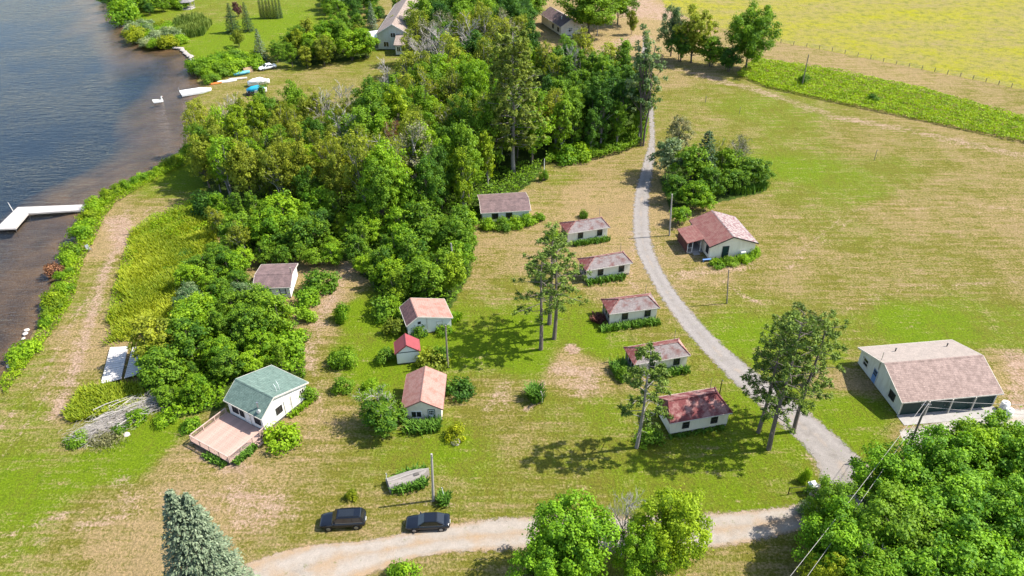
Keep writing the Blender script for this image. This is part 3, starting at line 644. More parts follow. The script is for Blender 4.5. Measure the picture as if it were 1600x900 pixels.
# saltbox cabin under the trees
ccot, put, d = gable_house("cabin", "white cabin with pale pink saltbox roof under overhanging trees behind the shed", (652.6, 495), (641, 465.5), 3.6, 1.75, 5.2, 2.3, 2.25, 'roof_dark', 'roof_pinkpale', 'wall_white', 'cream_trim', 0.22, 0.25, cat='cabin')
MB().box(1.25, 1.4, .2, .26, .2, 3.0).build("corner_board", M['cream_trim'], ccot); put('near', .2, 2.3, .25, .2, frame='dark_frame', bars=0); put('near', 3.2, 1.4, .8, .8, frame='cream_trim', pane='wall_white', bars=0)
# red metal shed
shed, put, d = gable_house("shed", "small white shed with red metal gable roof beside leafy bushes", (634.6, 539), (632.7, 521), 3.5, 1.65, 1.9, 2.15, 2.15, 'roof_metal', 'roof_metal', 'wall_white', 'roof_metal', 0.2, 0.15, cat='shed')
MB().box(-1.45, 1.7, .115, .148, 2.05, 2.16).build("trim_band", M['teal_dark'], shed)
# brown-roofed lakeside cottage in the bushes
bcot, put, d = gable_house("cottage", "small white cottage with dull brown roof sunk among bushes near the tall grass", (398, 429), (457, 427), 3.25, 4.3, 2.6, 2.4, 2.35, 'roof_brown', 'roof_brown', 'wall_white', 'cream_trim', 0.3, 0.28, cat='cottage')
put('right', 2.3, 1.2, .95, 2.0, 'door', frame='cream_trim', pane='door_grey'); put('right', 4.5, 1.5, .8, 1.0, frame='dark_frame', pane='lamp_clear', bars=0); put('near', -1.5, 1.4, .9, .9)
vent_pipe(bcot, -.25, 5.6, 3.0, 1.1, .11, "chimney_pipe", 'pole'); MB().box(2.45, 3.9, -1.4, 4.5, -.02, .22).build("deck", M['grey_wood'], bcot)
for y_ in (-1.35, -.7): MB().tube((3.85, y_, .2), (3.85, y_, 1.1), .05, .05, 5).build("post", M['white_paint'], bcot)
MB().tube((3.85, -1.4, 1.05), (3.85, -.1, 1.05), .05, .05, 5).build("handrail", M['white_paint'], bcot)
# long brown-roofed cottage with vines
fcot, put, d = gable_house("cottage", "long white cottage with brown roof and vines covering its front, against the wood", (749, 313.5), (826, 309), 3.3, 4.2, 3.0, 2.35, 2.3, 'roof_brown', 'roof_brown', 'wall_white', 'cream_trim', 0.3, 0.28, cat='cottage')
put('right', 5.2, 1.4, 1.0, 1.0, frame='dark_frame'); put('right', 2.6, 1.4, 1.0, 1.0, frame='dark_frame'); put('near', -1, 1.4, 1.0, .9, frame='dark_frame')
# green-roofed cottage with a deck
gcot, put, d = gable_house("cottage", "white cottage with green shingle saltbox roof and big front deck", (427, 621), (368, 592), 4.6, 2.45, 5.8, 2.85, 2.75, 'roof_green', 'roof_green', 'wall_white', 'cream_trim', 0.3, 0.25, cat='cottage', fnd=0.4)
for s_, w_, h_, k_ in ((1.2, .9, .9, 'window'), (3.0, .85, 1.9, 'door'), (3.95, .7, 1.0, 'window'), (5.2, .9, .9, 'window')): put('left', s_, 1.75 if k_ == 'window' else 1.45, w_, h_, k_, frame='dark_frame' if k_ == 'window' else 'cream_trim', **({} if k_ == 'window' else dict(pane='white_paint')))
put('near', .6, 1.9, .85, .9, frame='dark_frame'); put('near', 3.2, 1.6, .9, 1.9, 'door', frame='cream_trim', pane='white_paint'); put('near', 4.6, 1.8, .6, .9, frame='cream_trim'); put('near', 2.0, 1.6, .9, 1.9, 'door', frame='cream_trim', pane='white_paint')
vent_pipe(gcot, -1.55, 1.3, 3.4, .9, .09, "stove_pipe", 'steel'); MB().tube((-1.9, .9, 3.3), (-2.1, .55, 3.9), .28, .05, 8).build("satellite_dish", M['satellite'], gcot)
for i, (x_, y_) in enumerate(((1.3, .8), (1.9, 1.0))): MB().path([(x_, y_, 4.0), (x_, y_ + .1, 4.9), (x_ + .25, y_ + .7, 4.95)], .035, .03, 5).build("antenna", M['satellite'], gcot)
deck = empty("deck", gcot.location, gcot.rotation_euler[2]); tag(deck, "sun-bleached reddish timber deck with low railings at the green-roofed cottage", "deck")
DX0, DX1, DY0, DY1, DZ = -8.2, d['wl'] - .12, -.1, 6.9, .55
nb = 36; bw = (DX1 - DX0) / nb
pl = MB().box(0, bw - .012, DY0, DY1, DZ - .06, DZ).mesh("plank")
for i in range(nb): link_mesh("plank", pl, M['deck'], deck, (DX0 + i * bw, 0, random.uniform(-.006, .006)))
MB().box(DX0 + .02, DX1 - .02, DY0 + .02, DY1 - .02, DZ - .28, DZ - .075).build("joists", M['foundation'], deck)
for x_ in np.linspace(DX0 + .2, DX1 - .3, 4):
    for y_ in (DY0 + .2, DY1 - .2): MB().box(x_ - .08, x_ + .08, y_ - .08, y_ + .08, -.1, DZ - .26).build("support_post", M['grey_wood'], deck)
def railing(p0, p1):
    p0, p1 = Vector(p0), Vector(p1); L = (p1 - p0).length; t = (p1 - p0) / L; n = Vector((-t.y, t.x, 0))
    for z0, z1, w_ in ((.86, .92, .07), (.12, .17, .03)):
        MB().prism([p0 + n * -w_ + Vector((0, 0, z0)), p1 + n * -w_ + Vector((0, 0, z0)), p1 + n * w_ + Vector((0, 0, z0)), p0 + n * w_ + Vector((0, 0, z0))], (0, 0, z1 - z0)).build("rail", M['deck_rail'], deck)
    k = max(2, int(L / 1.7)); 
    for i in range(k + 1): q = p0.lerp(p1, i / k); MB().box(-.055, .055, -.055, .055, 0, .859).build("rail_post", M['deck_rail'], deck, False, q)
    m = int(L / .16); bm_ = MB().box(-.02, .02, -.02, .02, .172, .858).mesh("baluster")
    for i in range(1, m): link_mesh("baluster", bm_, M['deck_rail'], deck, p0.lerp(p1, i / m))
railing((DX0 + .08, DY0 + .08, DZ), (DX0 + .08, DY1 - .08, DZ)); railing((DX0 + .25, DY1 - .08, DZ), (DX1 - .2, DY1 - .08, DZ)); railing((DX0 + .25, DY0 + .08, DZ), (DX1 - 2.1, DY0 + .08, DZ)); railing((DX1 - .9, DY0 + .08, DZ), (DX1 - .1, DY0 + .08, DZ))
for i in range(2): MB().box(DX1 - 2.0, DX1 - .95, DY0 - .35 * (i + 1), DY0 - .35 * i - .01, DZ - .2 * (i + 1) - .1, DZ - .2 * (i + 1) + .02).build("step", M['deck'], deck)

# the row of hip-roofed cabins along the drive
def hip_cabin(label, fl, fr, L, D=3.95, xr0=2.2, xr1=6.9, hw=2.45, zr=3.5, front='roof_weather', left='roof_red', right='roof_weather', back='roof_red', cap='ridge_cap', wall='wall_cream', porch=True, wins=(.33, .78), frame='dark_frame', group=None):
    a, b = G(*fl, hw), G(*fr, hw); u = (b - a); u.z = 0; u.normalize()
    root = empty("cabin", (a.x, a.y, 0), math.atan2(u.y, u.x)); tag(root, label, "cabin", group)
    A, B, C_, D_ = (0, 0, hw), (L, 0, hw), (L, D, hw), (0, D, hw); R0, R1 = (xr0, D / 2, zr), (xr1, D / 2, zr); th = .1
    for pts, m_ in (((A, B, R1, R0), front), ((C_, D_, R0, R1), back), ((D_, A, R0), left), ((B, C_, R1), right)):
        MB().slab(pts, th).build("roof_slope", M[m_], root)
    for p, q in ((R0, R1), (A, R0), (D_, R0), (B, R1), (C_, R1)):
        p, q = Vector(p), Vector(q); MB().tube(p + Vector((0, 0, .01)), q + Vector((0, 0, .01)), .11, .11, 6).build("ridge_cap", M[cap], root)
    o = .28; x0 = o + (.0 if porch else 0)
    MB().box(o + (1.3 if porch else 0), L - o, o, D - o, .35, hw - .08).build("wall", M[wall], root)
    if porch:
        MB().box(o, o + 1.3, o, o + .1, .35, hw - .09).build("porch_wall", M[wall], root); MB().box(o, o + 1.3, D - o - .1, D - o, .35, hw - .09).build("porch_wall", M[wall], root)
        MB().box(o, o + .08, o + .1, D - o - .1, .35, 1.15).build("porch_wall", M['door_grey'], root)
        MB().box(o + .02, o + .05, o + .1, D - o - .1, 1.15, hw - .12).build("porch_screen", M['window_glass'], root)
        for y_ in np.linspace(o + .1, D - o - .1, 4): MB().box(o - .03, o + .1, y_ - .04, y_ + .04, .35, hw - .1).build("porch_post", M['cream_trim'], root)
    MB().box(o + .03, L - o - .03, o + .03, D - o - .03, .28, .36).build("floor_beam", M['foundation'], root)
    for i in range(6):
        for y_ in (o + .15, D - o - .15): x_ = o + .2 + i * (L - 2 * o - .4) / 5; MB().box(x_ - .14, x_ + .14, y_ - .12, y_ + .12, -.1, .285).build("footing", M['concrete'], root)
    for p0, p1 in (((-.04, -.04), (L + .04, -.003)), ((-.04, D + .003), (L + .04, D + .04))): MB().box(p0[0], p1[0], p0[1], p1[1], hw - .16, hw - .012).build("fascia", M['cream_trim'], root)
    for s_ in wins: opening(root, (0, o), (1, 0), (0, -1), L * s_, 1.55, .75, 1.1, frame=frame, bars=0)
    for s_ in (.3, .7): opening(root, (L, D - o), (-1, 0), (0, 1), L * s_, 1.55, .7, 1.0, frame=frame, bars=0)
    opening(root, (L - o, 0), (0, 1), (1, 0), D / 2, 1.55, .7, .9, frame=frame, bars=0)
    MB().tube((xr1 + .3, D - .3, hw), (xr1 + .3, D - .3, hw + 1.9), .035, .03, 6).build("service_mast", M['steel'], root)
    return root
cabins = [hip_cabin("cream hip-roofed cabin farthest up the drive, round bush at its corner", (886, 365), (952.5, 355), 8.0, 3.9, xr1=7.1),
          hip_cabin("second cream hip-roofed cabin down the drive, behind the three tall bare-trunked pines", (915.5, 423), (989, 410.5), 8.2, 3.8, xr1=7.2),
          hip_cabin("third cream hip-roofed cabin down the drive, dead brush at its porch", (951.6, 491), (1031, 480.6), 8.0, 3.95, xr1=6.7),
          hip_cabin("fourth cream hip-roofed cabin down the drive, partly behind the lone pine's top", (990.5, 570), (1079, 555), 8.35, 3.9, xr1=7.2, right='roof_pinkpale'),
          hip_cabin("cream cabin with mottled dark red roof between the lone pine and pine clump", (1047, 662), (1143.7, 645), 8.4, 4.9, xr0=.6, xr1=7.2, zr=3.9, front='roof_redpatch', left='roof_red', right='roof_redpatch', back='roof_redpatch', cap='roof_redpatch', porch=False, wins=(.28, .74))]

# far houses at the top of the picture
kh, put, d = gable_house("house", "large far house with brown shingle roof and white-posted porch behind the wood", (612, 38), (640, -8), 7.5, 5.0, 5.5, 4.6, 4.4, 'roof_far', 'roof_far', 'wall_grey', 'white_paint', 0.4, 0.4, cat='house')
put('near', -2.2, 1.6, 1.4, 1.4); put('near', 2.0, 1.6, 1.4, 1.4); put('near', 0, 4.3, 1.3, 1.2); put('left', 3, 1.6, 1.3, 1.3); put('left', 7, 1.6, 1.3, 1.3)
MB().slab([(-9.5, .5, 3.0), (-4.4, .5, 3.7), (-4.4, 8, 3.7), (-9.5, 8, 3.0)], .18).build("porch_roof", M['white_paint'], kh)
for y_ in (.8, 3.2, 5.6, 7.8): MB().box(-9.3, -9.05, y_ - .12, y_ + .12, 0, 2.85).build("porch_column", M['white_paint'], kh)
MB().box(-9.5, -4.7, .4, 8, -.1, .25).build("porch_floor", M['grey_wood'], kh)
MB().slab([(1.0, -5.2, 3.1), (7.2, -5.2, 3.1), (7.2, .2, 4.6), (1.0, .2, 4.6)], .18).build("annex_roof", M['roof_far'], kh)
MB().prism([(1.4, -4.7, .2), (6.8, -4.7, .2), (6.8, -4.7, 2.95), (1.4, -4.7, 2.95)][::-1], (0, 4.9, 0)).build("annex_wall", M['wall_grey'], kh)
for s_ in (2.3, 3.6, 4.9, 6.0): opening(kh, (0, -4.7), (1, 0), (0, -1), s_, 1.8, .9, 1.3)
for s_ in (-3.6, -1.8): opening(kh, (1.4, 0), (0, -1), (-1, 0), -s_, 1.8, 1.0, 1.3)
jh, put, d = gable_house("house", "small far house with brown roof and white porch frame beside the big maples", (893, 30), (860, 10), 5.0, 3.6, 3.8, 3.0, 3.0, 'roof_brown', 'roof_far', 'wall_stucco', 'cream_trim', 0.4, 0.4, cat='house')
put('left', 2.5, 1.6, 1.1, 1.1, frame='dark_frame'); put('left', 6.5, 1.6, 1.1, 1.1, frame='dark_frame'); put('near', 0, 1.6, 1.2, 1.2); vent_pipe(jh, -1.5, 4, 4.2, .8, .15, "chimney_pipe", 'white_paint')
for x_ in (-2.4, -.6, 1.2): MB().box(x_ - .07, x_ + .07, -1.9, -1.76, 0, 2.5).build("porch_post", M['white_paint'], jh)
for z_ in (1.0, 1.75, 2.5): MB().box(-2.47, 1.27, -1.88, -1.78, z_, z_ + .1).build("porch_rail", M['white_paint'], jh)
MB().box(-2.6, 1.4, -2.0, .38, -.1, .3).build("porch_floor", M['grey_wood'], jh)
lh, put, d = gable_house("house", "far house with white raised balcony cut by the top edge", (515, -22), (548, -30), 6.5, 4, 4, 4.2, 4.2, 'roof_far', 'roof_far', 'wall_grey', 'white_paint', 0.4, 0.4, length=11, cat='house')
for s_ in (2.5, 5.5, 8.5): put('right', s_, 1.4, 1.4, 1.7, frame='white_paint'); put('right', s_, 3.6 - .2, 1.2, .9, frame='white_paint')
MB().box(3.7, 6.4, -.5, 11, 2.45, 2.7).build("balcony_floor", M['white_paint'], lh)
for y_ in np.linspace(-.3, 10.8, 6): MB().box(6.2, 6.35, y_ - .07, y_ + .07, -.1, 2.45).build("balcony_post", M['white_paint'], lh); MB().box(6.25, 6.33, y_ - .04, y_ + .04, 2.7, 3.6).build("balcony_post", M['white_paint'], lh)
for z_ in (2.95, 3.25, 3.55): MB().box(6.26, 6.32, -.4, 10.9, z_, z_ + .08).build("balcony_rail", M['white_paint'], lh)
gz = empty("gazebo", G(293, 13)); tag(gz, "grey-roofed open gazebo on the far lawn by the lake", "gazebo")
rg = [(math.cos(k * math.pi / 3 + .3), math.sin(k * math.pi / 3 + .3)) for k in range(6)]
for k in range(6):
    a, b = rg[k], rg[(k + 1) % 6]; MB().slab([(a[0] * 2.9, a[1] * 2.9, 2.5), (b[0] * 2.9, b[1] * 2.9, 2.5), (0, 0, 4.0)], .1).build("roof_panel", M['roof_grey'], gz)
    MB().box(a[0] * 2.4 - .08, a[0] * 2.4 + .08, a[1] * 2.4 - .08, a[1] * 2.4 + .08, 0, 2.5).build("post", M['grey_wood'], gz)
    MB().tube((a[0] * 2.4, a[1] * 2.4, .9), (b[0] * 2.4, b[1] * 2.4, .9), .06, .06, 5).build("rail", M['grey_wood'], gz)
MB().prism([(c[0] * 2.6, c[1] * 2.6, -.1) for c in rg][::-1], (0, 0, .3)).build("floor", M['grey_wood'], gz)

# ------------------------------------------------------------------ vegetation: meshes made once, shared by every tree of a kind
RNG = np.random.default_rng(11)
def unit(a): return a / np.maximum(np.linalg.norm(a, axis=-1, keepdims=True), 1e-9)
def leaf_mesh(name, P, N, size, tint, aspect=0.62, along=None):
    """one four-cornered leaf per point; N its facing, `along` its long axis (random if None)"""
    n = len(P)
    N = unit(N)
    R_ = along if along is not None else RNG.normal(size=(n, 3))
    A = unit(R_ - N * np.sum(R_ * N, -1, keepdims=True)); B = np.cross(N, A)
    s = np.asarray(size)[:, None] * 0.5
    fold = N * s * 0.25
    V = np.empty((n, 4, 3))
    V[:, 0] = P - A * s; V[:, 1] = P + B * s * aspect + fold; V[:, 2] = P + A * s; V[:, 3] = P - B * s * aspect + fold
    Q = np.arange(n * 4).reshape(n, 4)
    return np_mesh(name, V.reshape(-1, 3), Q, {"tint": ('POINT', np.repeat(np.clip(tint, 0, 1), 4))})
def ball(n):
    return unit(RNG.normal(size=(n, 3))) * RNG.random((n, 1)) ** (1 / 3)
def clump_leaves(C, cr, per, leaf, center, spread, up=0.45, rnd=0.75, squash=0.8):
    """leaves on the outer, upper skin of every clump"""
    k = len(C); per_ = np.maximum((per * (cr / cr.mean()) ** 2).astype(int), 4)
    ci = np.repeat(np.arange(k), per_); n = len(ci)
    d = unit(RNG.normal(size=(n, 3)) + np.array([0, 0, 0.25]))
    rr = RNG.random((n, 1)) ** 0.4
    P = C[ci] + d * rr * cr[ci][:, None] * np.array([1, 1, squash])
    out = unit(P - center)
    N = 0.7 * d + 0.45 * out + np.array([0, 0, up]) + rnd * RNG.normal(size=(n, 3)) * 0.7
    ct = RNG.normal(0, 0.2, k)
    tint = 0.48 + ct[ci] + RNG.normal(0, 0.2, n)
    size = leaf * RNG.uniform(0.65, 1.4, n)
    return P, N, size, tint
def curve_to(mb, p0, p1, r0, r1, bend=0.15, n=5, seg=3):
    p0, p1 = Vector(p0), Vector(p1); L = (p1 - p0).length
    mid = p0.lerp(p1, 0.5) + Vector((random.uniform(-1, 1), random.uniform(-1, 1), random.uniform(-0.6, 0.2))) * L * bend
    pts = [p0 * (1 - t) ** 2 + mid * 2 * t * (1 - t) + p1 * t * t for t in [i / seg for i in range(seg + 1)]]
    mb.path(pts, r0, r1, n)
class Proto:
    def __init__(s, trunk, crown, h, r): s.trunk, s.crown, s.h, s.r = trunk, crown, h, r
PR = {}
def broad(key, h, r, base, nclump, per, leaf, cr=0.27, narrow=1.0, lean=0.0, gaps=0.0, trunk_r=None, stems=1, lobes=5, shell=0.45, loose=0):
    trunk_r = trunk_r or 0.018 * h
    zc, rz = h * (1 + base) / 2, h * (1 - base) / 2
    d = unit(RNG.normal(size=(nclump * 2, 3)))
    la = RNG.uniform(0, 2 * np.pi, lobes); lz = RNG.uniform(-0.6, 0.9, lobes); ld = np.stack([np.cos(la), np.sin(la), lz], -1); ld = unit(ld)
    lob = 0.72 + 0.42 * np.max(np.clip(d @ ld.T, 0, 1) ** 3, axis=1) * RNG.uniform(0.8, 1.1, len(d))
    if gaps: keep = RNG.random(len(d)) > gaps * (1 - np.max(np.clip(d @ ld.T, 0, 1), axis=1)); d, lob = d[keep], lob[keep]
    d, lob = d[:nclump], lob[:nclump]
    rad = RNG.random(len(d)) ** shell
    taper = np.where(d[:, 2] > 0, 1 - 0.35 * d[:, 2] * narrow, 1 - 0.15 * (-d[:, 2]))
    C = np.stack([d[:, 0] * r * taper, d[:, 1] * r * taper, d[:, 2] * rz], -1) * (rad * lob)[:, None]
    C[:, 2] += zc; C[:, 0] += lean * C[:, 2]
    C[:, 2] = np.maximum(C[:, 2], h * base * 0.7)
    crs = r * cr * RNG.uniform(0.65, 1.3, len(C))
    C[:, 2] = np.minimum(C[:, 2], h - crs * 0.6)
    cen = np.array([lean * zc, 0, zc - 0.25 * rz])
    P, N, S, T = clump_leaves(C, crs, per, leaf, cen, r)
    if loose:                                              # single sprays between the clumps
        li = RNG.integers(0, len(C), loose); ld_ = RNG.normal(size=(loose, 3)); LP = C[li] + ld_ * crs[li][:, None] * 0.75; LP[:, 2] = np.maximum(LP[:, 2], h * base * 0.6)
        P = np.vstack([P, LP]); N = np.vstack([N, RNG.normal(size=(loose, 3)) * .6 + unit(LP - cen) * .4 + [0, 0, .5]]); S = np.concatenate([S, leaf * RNG.uniform(.6, 1.2, loose)]); T = np.concatenate([T, .55 + RNG.normal(0, .22, loose)])
    mb = MB()
    for s in range(stems):
        a = 2 * math.pi * s / max(stems, 1) + 0.6; off = 0.0 if stems == 1 else 0.12 * r
        b0 = Vector((math.cos(a) * off * 0.5, math.sin(a) * off * 0.5, -0.15)); top = Vector((math.cos(a) * off * 3 + lean * h * 0.8, math.sin(a) * off * 3, h * 0.82))
        pts = [b0.lerp(top, t) + Vector((random.uniform(-1, 1), random.uniform(-1, 1), 0)) * r * 0.05 * (t > 0) for t in (0, .2, .4, .6, .8, 1)]
        mb.path(pts, trunk_r / (stems ** 0.5), trunk_r * 0.2, 7)
    for c in C[RNG.permutation(len(C))[:min(len(C), 34)]]:
        z0 = max(h * 0.12, min(c[2] * 0.62, h * 0.7)); curve_to(mb, (lean * z0, 0, z0), c, trunk_r * 0.38, trunk_r * 0.09, 0.15, 4)
    PR[key] = Proto(mb.mesh(key + "_trunk"), leaf_mesh(key + "_crown", P, N, S, T), h, r)
def dead(key, h, r, n1=9, spread=1.0, leaves=0, leaf=0.2):
    mb = MB(); tips = []
    def grow(p, d, L, rad, lev):
        q = p + d * L
        mid = p.lerp(q, 0.5) + Vector((random.uniform(-1, 1), random.uniform(-1, 1), random.uniform(-.3, .3))) * L * 0.06
        mb.path([p, mid, q], rad, rad * 0.45, 4 if lev < 2 else 3)
        if lev >= 3: tips.append(q); return
        k = (n1, 6, 5)[lev]
        for i in range(k):
            t = random.uniform(0.28 if lev == 0 else 0.25, 1.0); s = p.lerp(q, t); a = random.uniform(0, 6.283); el = random.uniform(0.35, 0.95)
            side = d.orthogonal().normalized(); side.rotate(Matrix.Rotation(a, 3, d))
            nd_ = (d * (0.62 + 0.12 * lev) + side * el * spread * 1.25 + Vector((0, 0, 0.16))).normalized()
            grow(s, nd_, L * random.uniform(0.32, 0.5) * (1.0 if lev else (1.25 - 0.6 * t)), max(rad * 0.45, 0.03), lev + 1)
    grow(Vector((0, 0, -.1)), Vector((0.03, 0.02, 1)).normalized(), h * 0.8, 0.013 * h, 0)
    T_ = np.array([tuple(t) for t in tips]); crown = None
    if leaves:
        C = T_[RNG.integers(0, len(T_), leaves)] + RNG.normal(0, 0.25, (leaves, 3)); crown = leaf_mesh(key + "_crown", C, RNG.normal(size=(leaves, 3)) + [0, 0, .4], leaf * RNG.uniform(.6, 1.3, leaves), RNG.uniform(0.2, 0.9, leaves))
    PR[key] = Proto(mb.mesh(key + "_trunk"), crown, h, r)
def red_pine(key, h, r, base=0.5, nb=30, tuft=42, lean=0.02, droop=0.0, size=0.34):
    mb = MB(); C = []
    ax = lambda z: Vector((lean * z + 0.12 * math.sin(z * 0.35), 0.1 * math.sin(z * 0.28 + 1), z))
    mb.path([ax(z) for z in np.linspace(-0.15, h * 0.97, 9)], 0.017 * h, 0.04, 8)
    for i in range(nb):
        t = (i + random.random()) / nb; z = h * (base + (0.98 - base) * t); a = i * 2.4 + random.uniform(-.4, .4)
        L = r * (1.0 - 0.62 * t ** 1.6) * random.uniform(0.55, 1.15) * (0.65 + 0.35 * min(1, t * 4))
        p = ax(z); q = p + Vector((math.cos(a) * L, math.sin(a) * L, L * (0.22 - droop)))
        curve_to(mb, p, q, 0.055, 0.02, 0.12, 4, 3)
        for k in range(random.randint(3, 6)):
            s = random.uniform(0.55, 1.0); c = p.lerp(q, s) + Vector((random.uniform(-1, 1), random.uniform(-1, 1), random.uniform(-.1, .5))) * (0.16 * r)
            mb.tube(p.lerp(q, s * 0.85), c, 0.022, 0.012, 3); C.append(c)
    for k in range(8):                                     # bare dead stubs under the crown
        z = h * random.uniform(base * 0.55, base); a = random.uniform(0, 6.28); L = random.uniform(0.5, 1.5); p = ax(z)
        curve_to(mb, p, p + Vector((math.cos(a) * L, math.sin(a) * L, -0.1 * L)), 0.03, 0.01, 0.1, 3, 2)
    C = np.array([tuple(c) for c in C]); ci = np.repeat(np.arange(len(C)), tuft); n = len(ci)
    d = unit(RNG.normal(size=(n, 3)) + [0, 0, 0.35]); P = C[ci] + d * RNG.uniform(0.08, 0.36, (n, 1)) * (r / 3.0) ** 0.4
    N = unit(RNG.normal(size=(n, 3)) * 0.5 + d * 0.3 + [0, 0, 0.5])
    tint = 0.45 + RNG.normal(0, 0.15, len(C))[ci] + RNG.normal(0, 0.2, n)
    PR[key] = Proto(mb.mesh(key + "_trunk"), leaf_mesh(key + "_crown", P, N, size * RNG.uniform(0.7, 1.3, n), tint, 0.42, d), h, r)
def spruce(key, h, r, rings=30, nbr=15, per=34, size=0.3, twin=False, power=0.85):
    mb = MB(); P, N, A, T = [], [], [], []
    mb.tube((0, 0, -.15), (0, 0, h * .98), 0.017 * h, 0.02, 8)
    tops = [(Vector((0, 0, 0)), h, 1.0)] + ([(Vector((0.22 * r, 0.05 * r, 0)), h * 0.955, 0.9)] if twin else [])
    for off, hh, rs in tops:
        for i in range(rings):
            t = (i + 0.5) / rings; z = hh * (0.04 + 0.955 * t); R = r * rs * (1 - t) ** power + 0.12
            m = max(5, int(nbr * (0.35 + 0.65 * (1 - t))))
            for k in range(m):
                a = k * 6.283 / m + i * 1.3 + random.uniform(-.2, .2); L = R * random.uniform(0.78, 1.1); dv = Vector((math.cos(a), math.sin(a), 0))
                p0 = off + Vector((0, 0, z)); p1 = p0 + dv * L + Vector((0, 0, -0.28 * L * (1 - t) + 0.05))
                if i % 2 == 0: mb.tube(p0, p1, 0.025, 0.01, 3, False)
                bt = random.gauss(0, 0.1); nn = max(6, int(per * (0.3 + 0.7 * L / r)))
                for q in range(nn):
                    s = random.random() ** 0.6; c = p0.lerp(p1, s); w = (0.14 + 0.3 * (1 - s)) * L * 0.6 + 0.06; sd_ = random.uniform(-1, 1)
                    c = c + Vector((-dv.y, dv.x, 0)) * sd_ * w + Vector((0, 0, random.uniform(-0.14, 0.1)))
                    P.append(tuple(c)); al = dv + Vector((-dv.y, dv.x, 0)) * sd_ * 0.8 + Vector((0, 0, random.uniform(-.1, .45))); A.append(tuple(al))
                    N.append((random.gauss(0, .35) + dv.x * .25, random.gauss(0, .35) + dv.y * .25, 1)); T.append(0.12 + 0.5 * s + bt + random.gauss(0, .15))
    n = len(P); P, N, A, T = map(np.array, (P, N, A, T))
    PR[key] = Proto(mb.mesh(key + "_trunk"), leaf_mesh(key + "_crown", P, N, size * RNG.uniform(0.7, 1.4, n), T, 0.45, A), h, r)
def shrub(key, h, r, n, leaf, clumps=16):
    d = unit(RNG.normal(size=(clumps, 3)) + [0, 0, 0.3]); d[:, 2] = np.abs(d[:, 2])
    C = d * np.array([r, r, h]) * RNG.uniform(0.45, 0.82, (clumps, 1)); crs = r * 0.38 * RNG.uniform(0.7, 1.25, clumps)
    C[:, 2] = np.maximum(C[:, 2], crs * 0.5)
    P, N, S, T = clump_leaves(C, crs, n // clumps, leaf, np.array([0, 0, h * .2]), r); P[:, 2] = np.abs(P[:, 2]) + 0.02
    mb = MB()
    for c in C[:10]: curve_to(mb, (random.uniform(-.1, .1), random.uniform(-.1, .1), -.1), c, 0.045, 0.012, 0.15, 4)
    PR[key] = Proto(mb.mesh(key + "_stems"), leaf_mesh(key + "_foliage", P, N, S, T), h, r)

for i in range(4):
    broad(f"broad{i}", 12, 3.9 + 0.3 * (i % 2), 0.10, 130, 48, 0.34, 0.18, 1.45, (0.0, 0.05, -0.04, 0.0)[i], 0.4, lobes=6 + i, loose=900)
for i in range(2): broad(f"upright{i}", 13, 2.5, 0.08, 110, 44, 0.34, 0.22, 1.3, (0.02, -0.03)[i], 0.2, lobes=9, loose=900)
for i in range(3): broad(f"sparse{i}", 12, 3.2, 0.2, 90, 26, 0.32, 0.18, 1.0, (0.04, -0.06, 0)[i], 0.45, lobes=5, stems=2, loose=700)
for i in range(2): broad(f"birch{i}", 12, 2.9, 0.3, 96, 36, 0.31, 0.18, 0.8, (-0.12, -0.26)[i], 0.3, lobes=5, stems=2, trunk_r=0.15, loose=700)
for i in range(3): broad(f"maple{i}", 11, 5.0, 0.12, 190, 84, 0.31, 0.16, 0.8, 0, 0.12, lobes=11, shell=0.36, loose=1500)
for i in range(3): broad(f"small{i}", 6, 2.5, 0.06, 80, 48, 0.29, 0.21, 0.8, 0, 0.2, lobes=7, stems=3, trunk_r=0.12, loose=600)
broad("poplar0", 24, 4.3, 0.20, 110, 40, 0.44, 0.15, 1.2, 0.05, 0.55, lobes=8, stems=2, trunk_r=0.34, loose=400)
broad("willow0", 10, 3.6, 0.05, 110, 50, 0.33, 0.17, 0.6, 0, 0.2, lobes=8, loose=800)
for i in range(3): dead(f"dead{i}", 12, 3.0, 13 + i, (0.85, 1.0, 0.7)[i])
for i in range(2): dead(f"halfdead{i}", 11, 3.0, 13, 0.9, 2600, 0.27)
for i in range(3): red_pine(f"redpine{i}", 18, 4.4, 0.26, 40 + 3 * i, 32, (0.0, 0.012, -0.012)[i])
red_pine("tallpine", 16, 4.0, 0.40, 26, 26, 0.0, 0.1)
red_pine("lonepine", 16, 3.9, 0.30, 34, 44, 0.02, 0.05)
red_pine("bigpine", 28, 6.8, 0.2, 120, 62, 0.0, 0.06, 0.50)
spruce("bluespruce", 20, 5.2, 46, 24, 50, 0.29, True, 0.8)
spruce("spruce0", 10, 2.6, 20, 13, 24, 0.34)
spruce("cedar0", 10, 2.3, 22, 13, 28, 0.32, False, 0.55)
for i in range(4): shrub(f"shrub{i}", 1.7, 1.5, 1500, 0.21, 14 + 2 * i)
for i in range(2): shrub(f"bigshrub{i}", 2.6, 2.3, 2400, 0.27, 22)

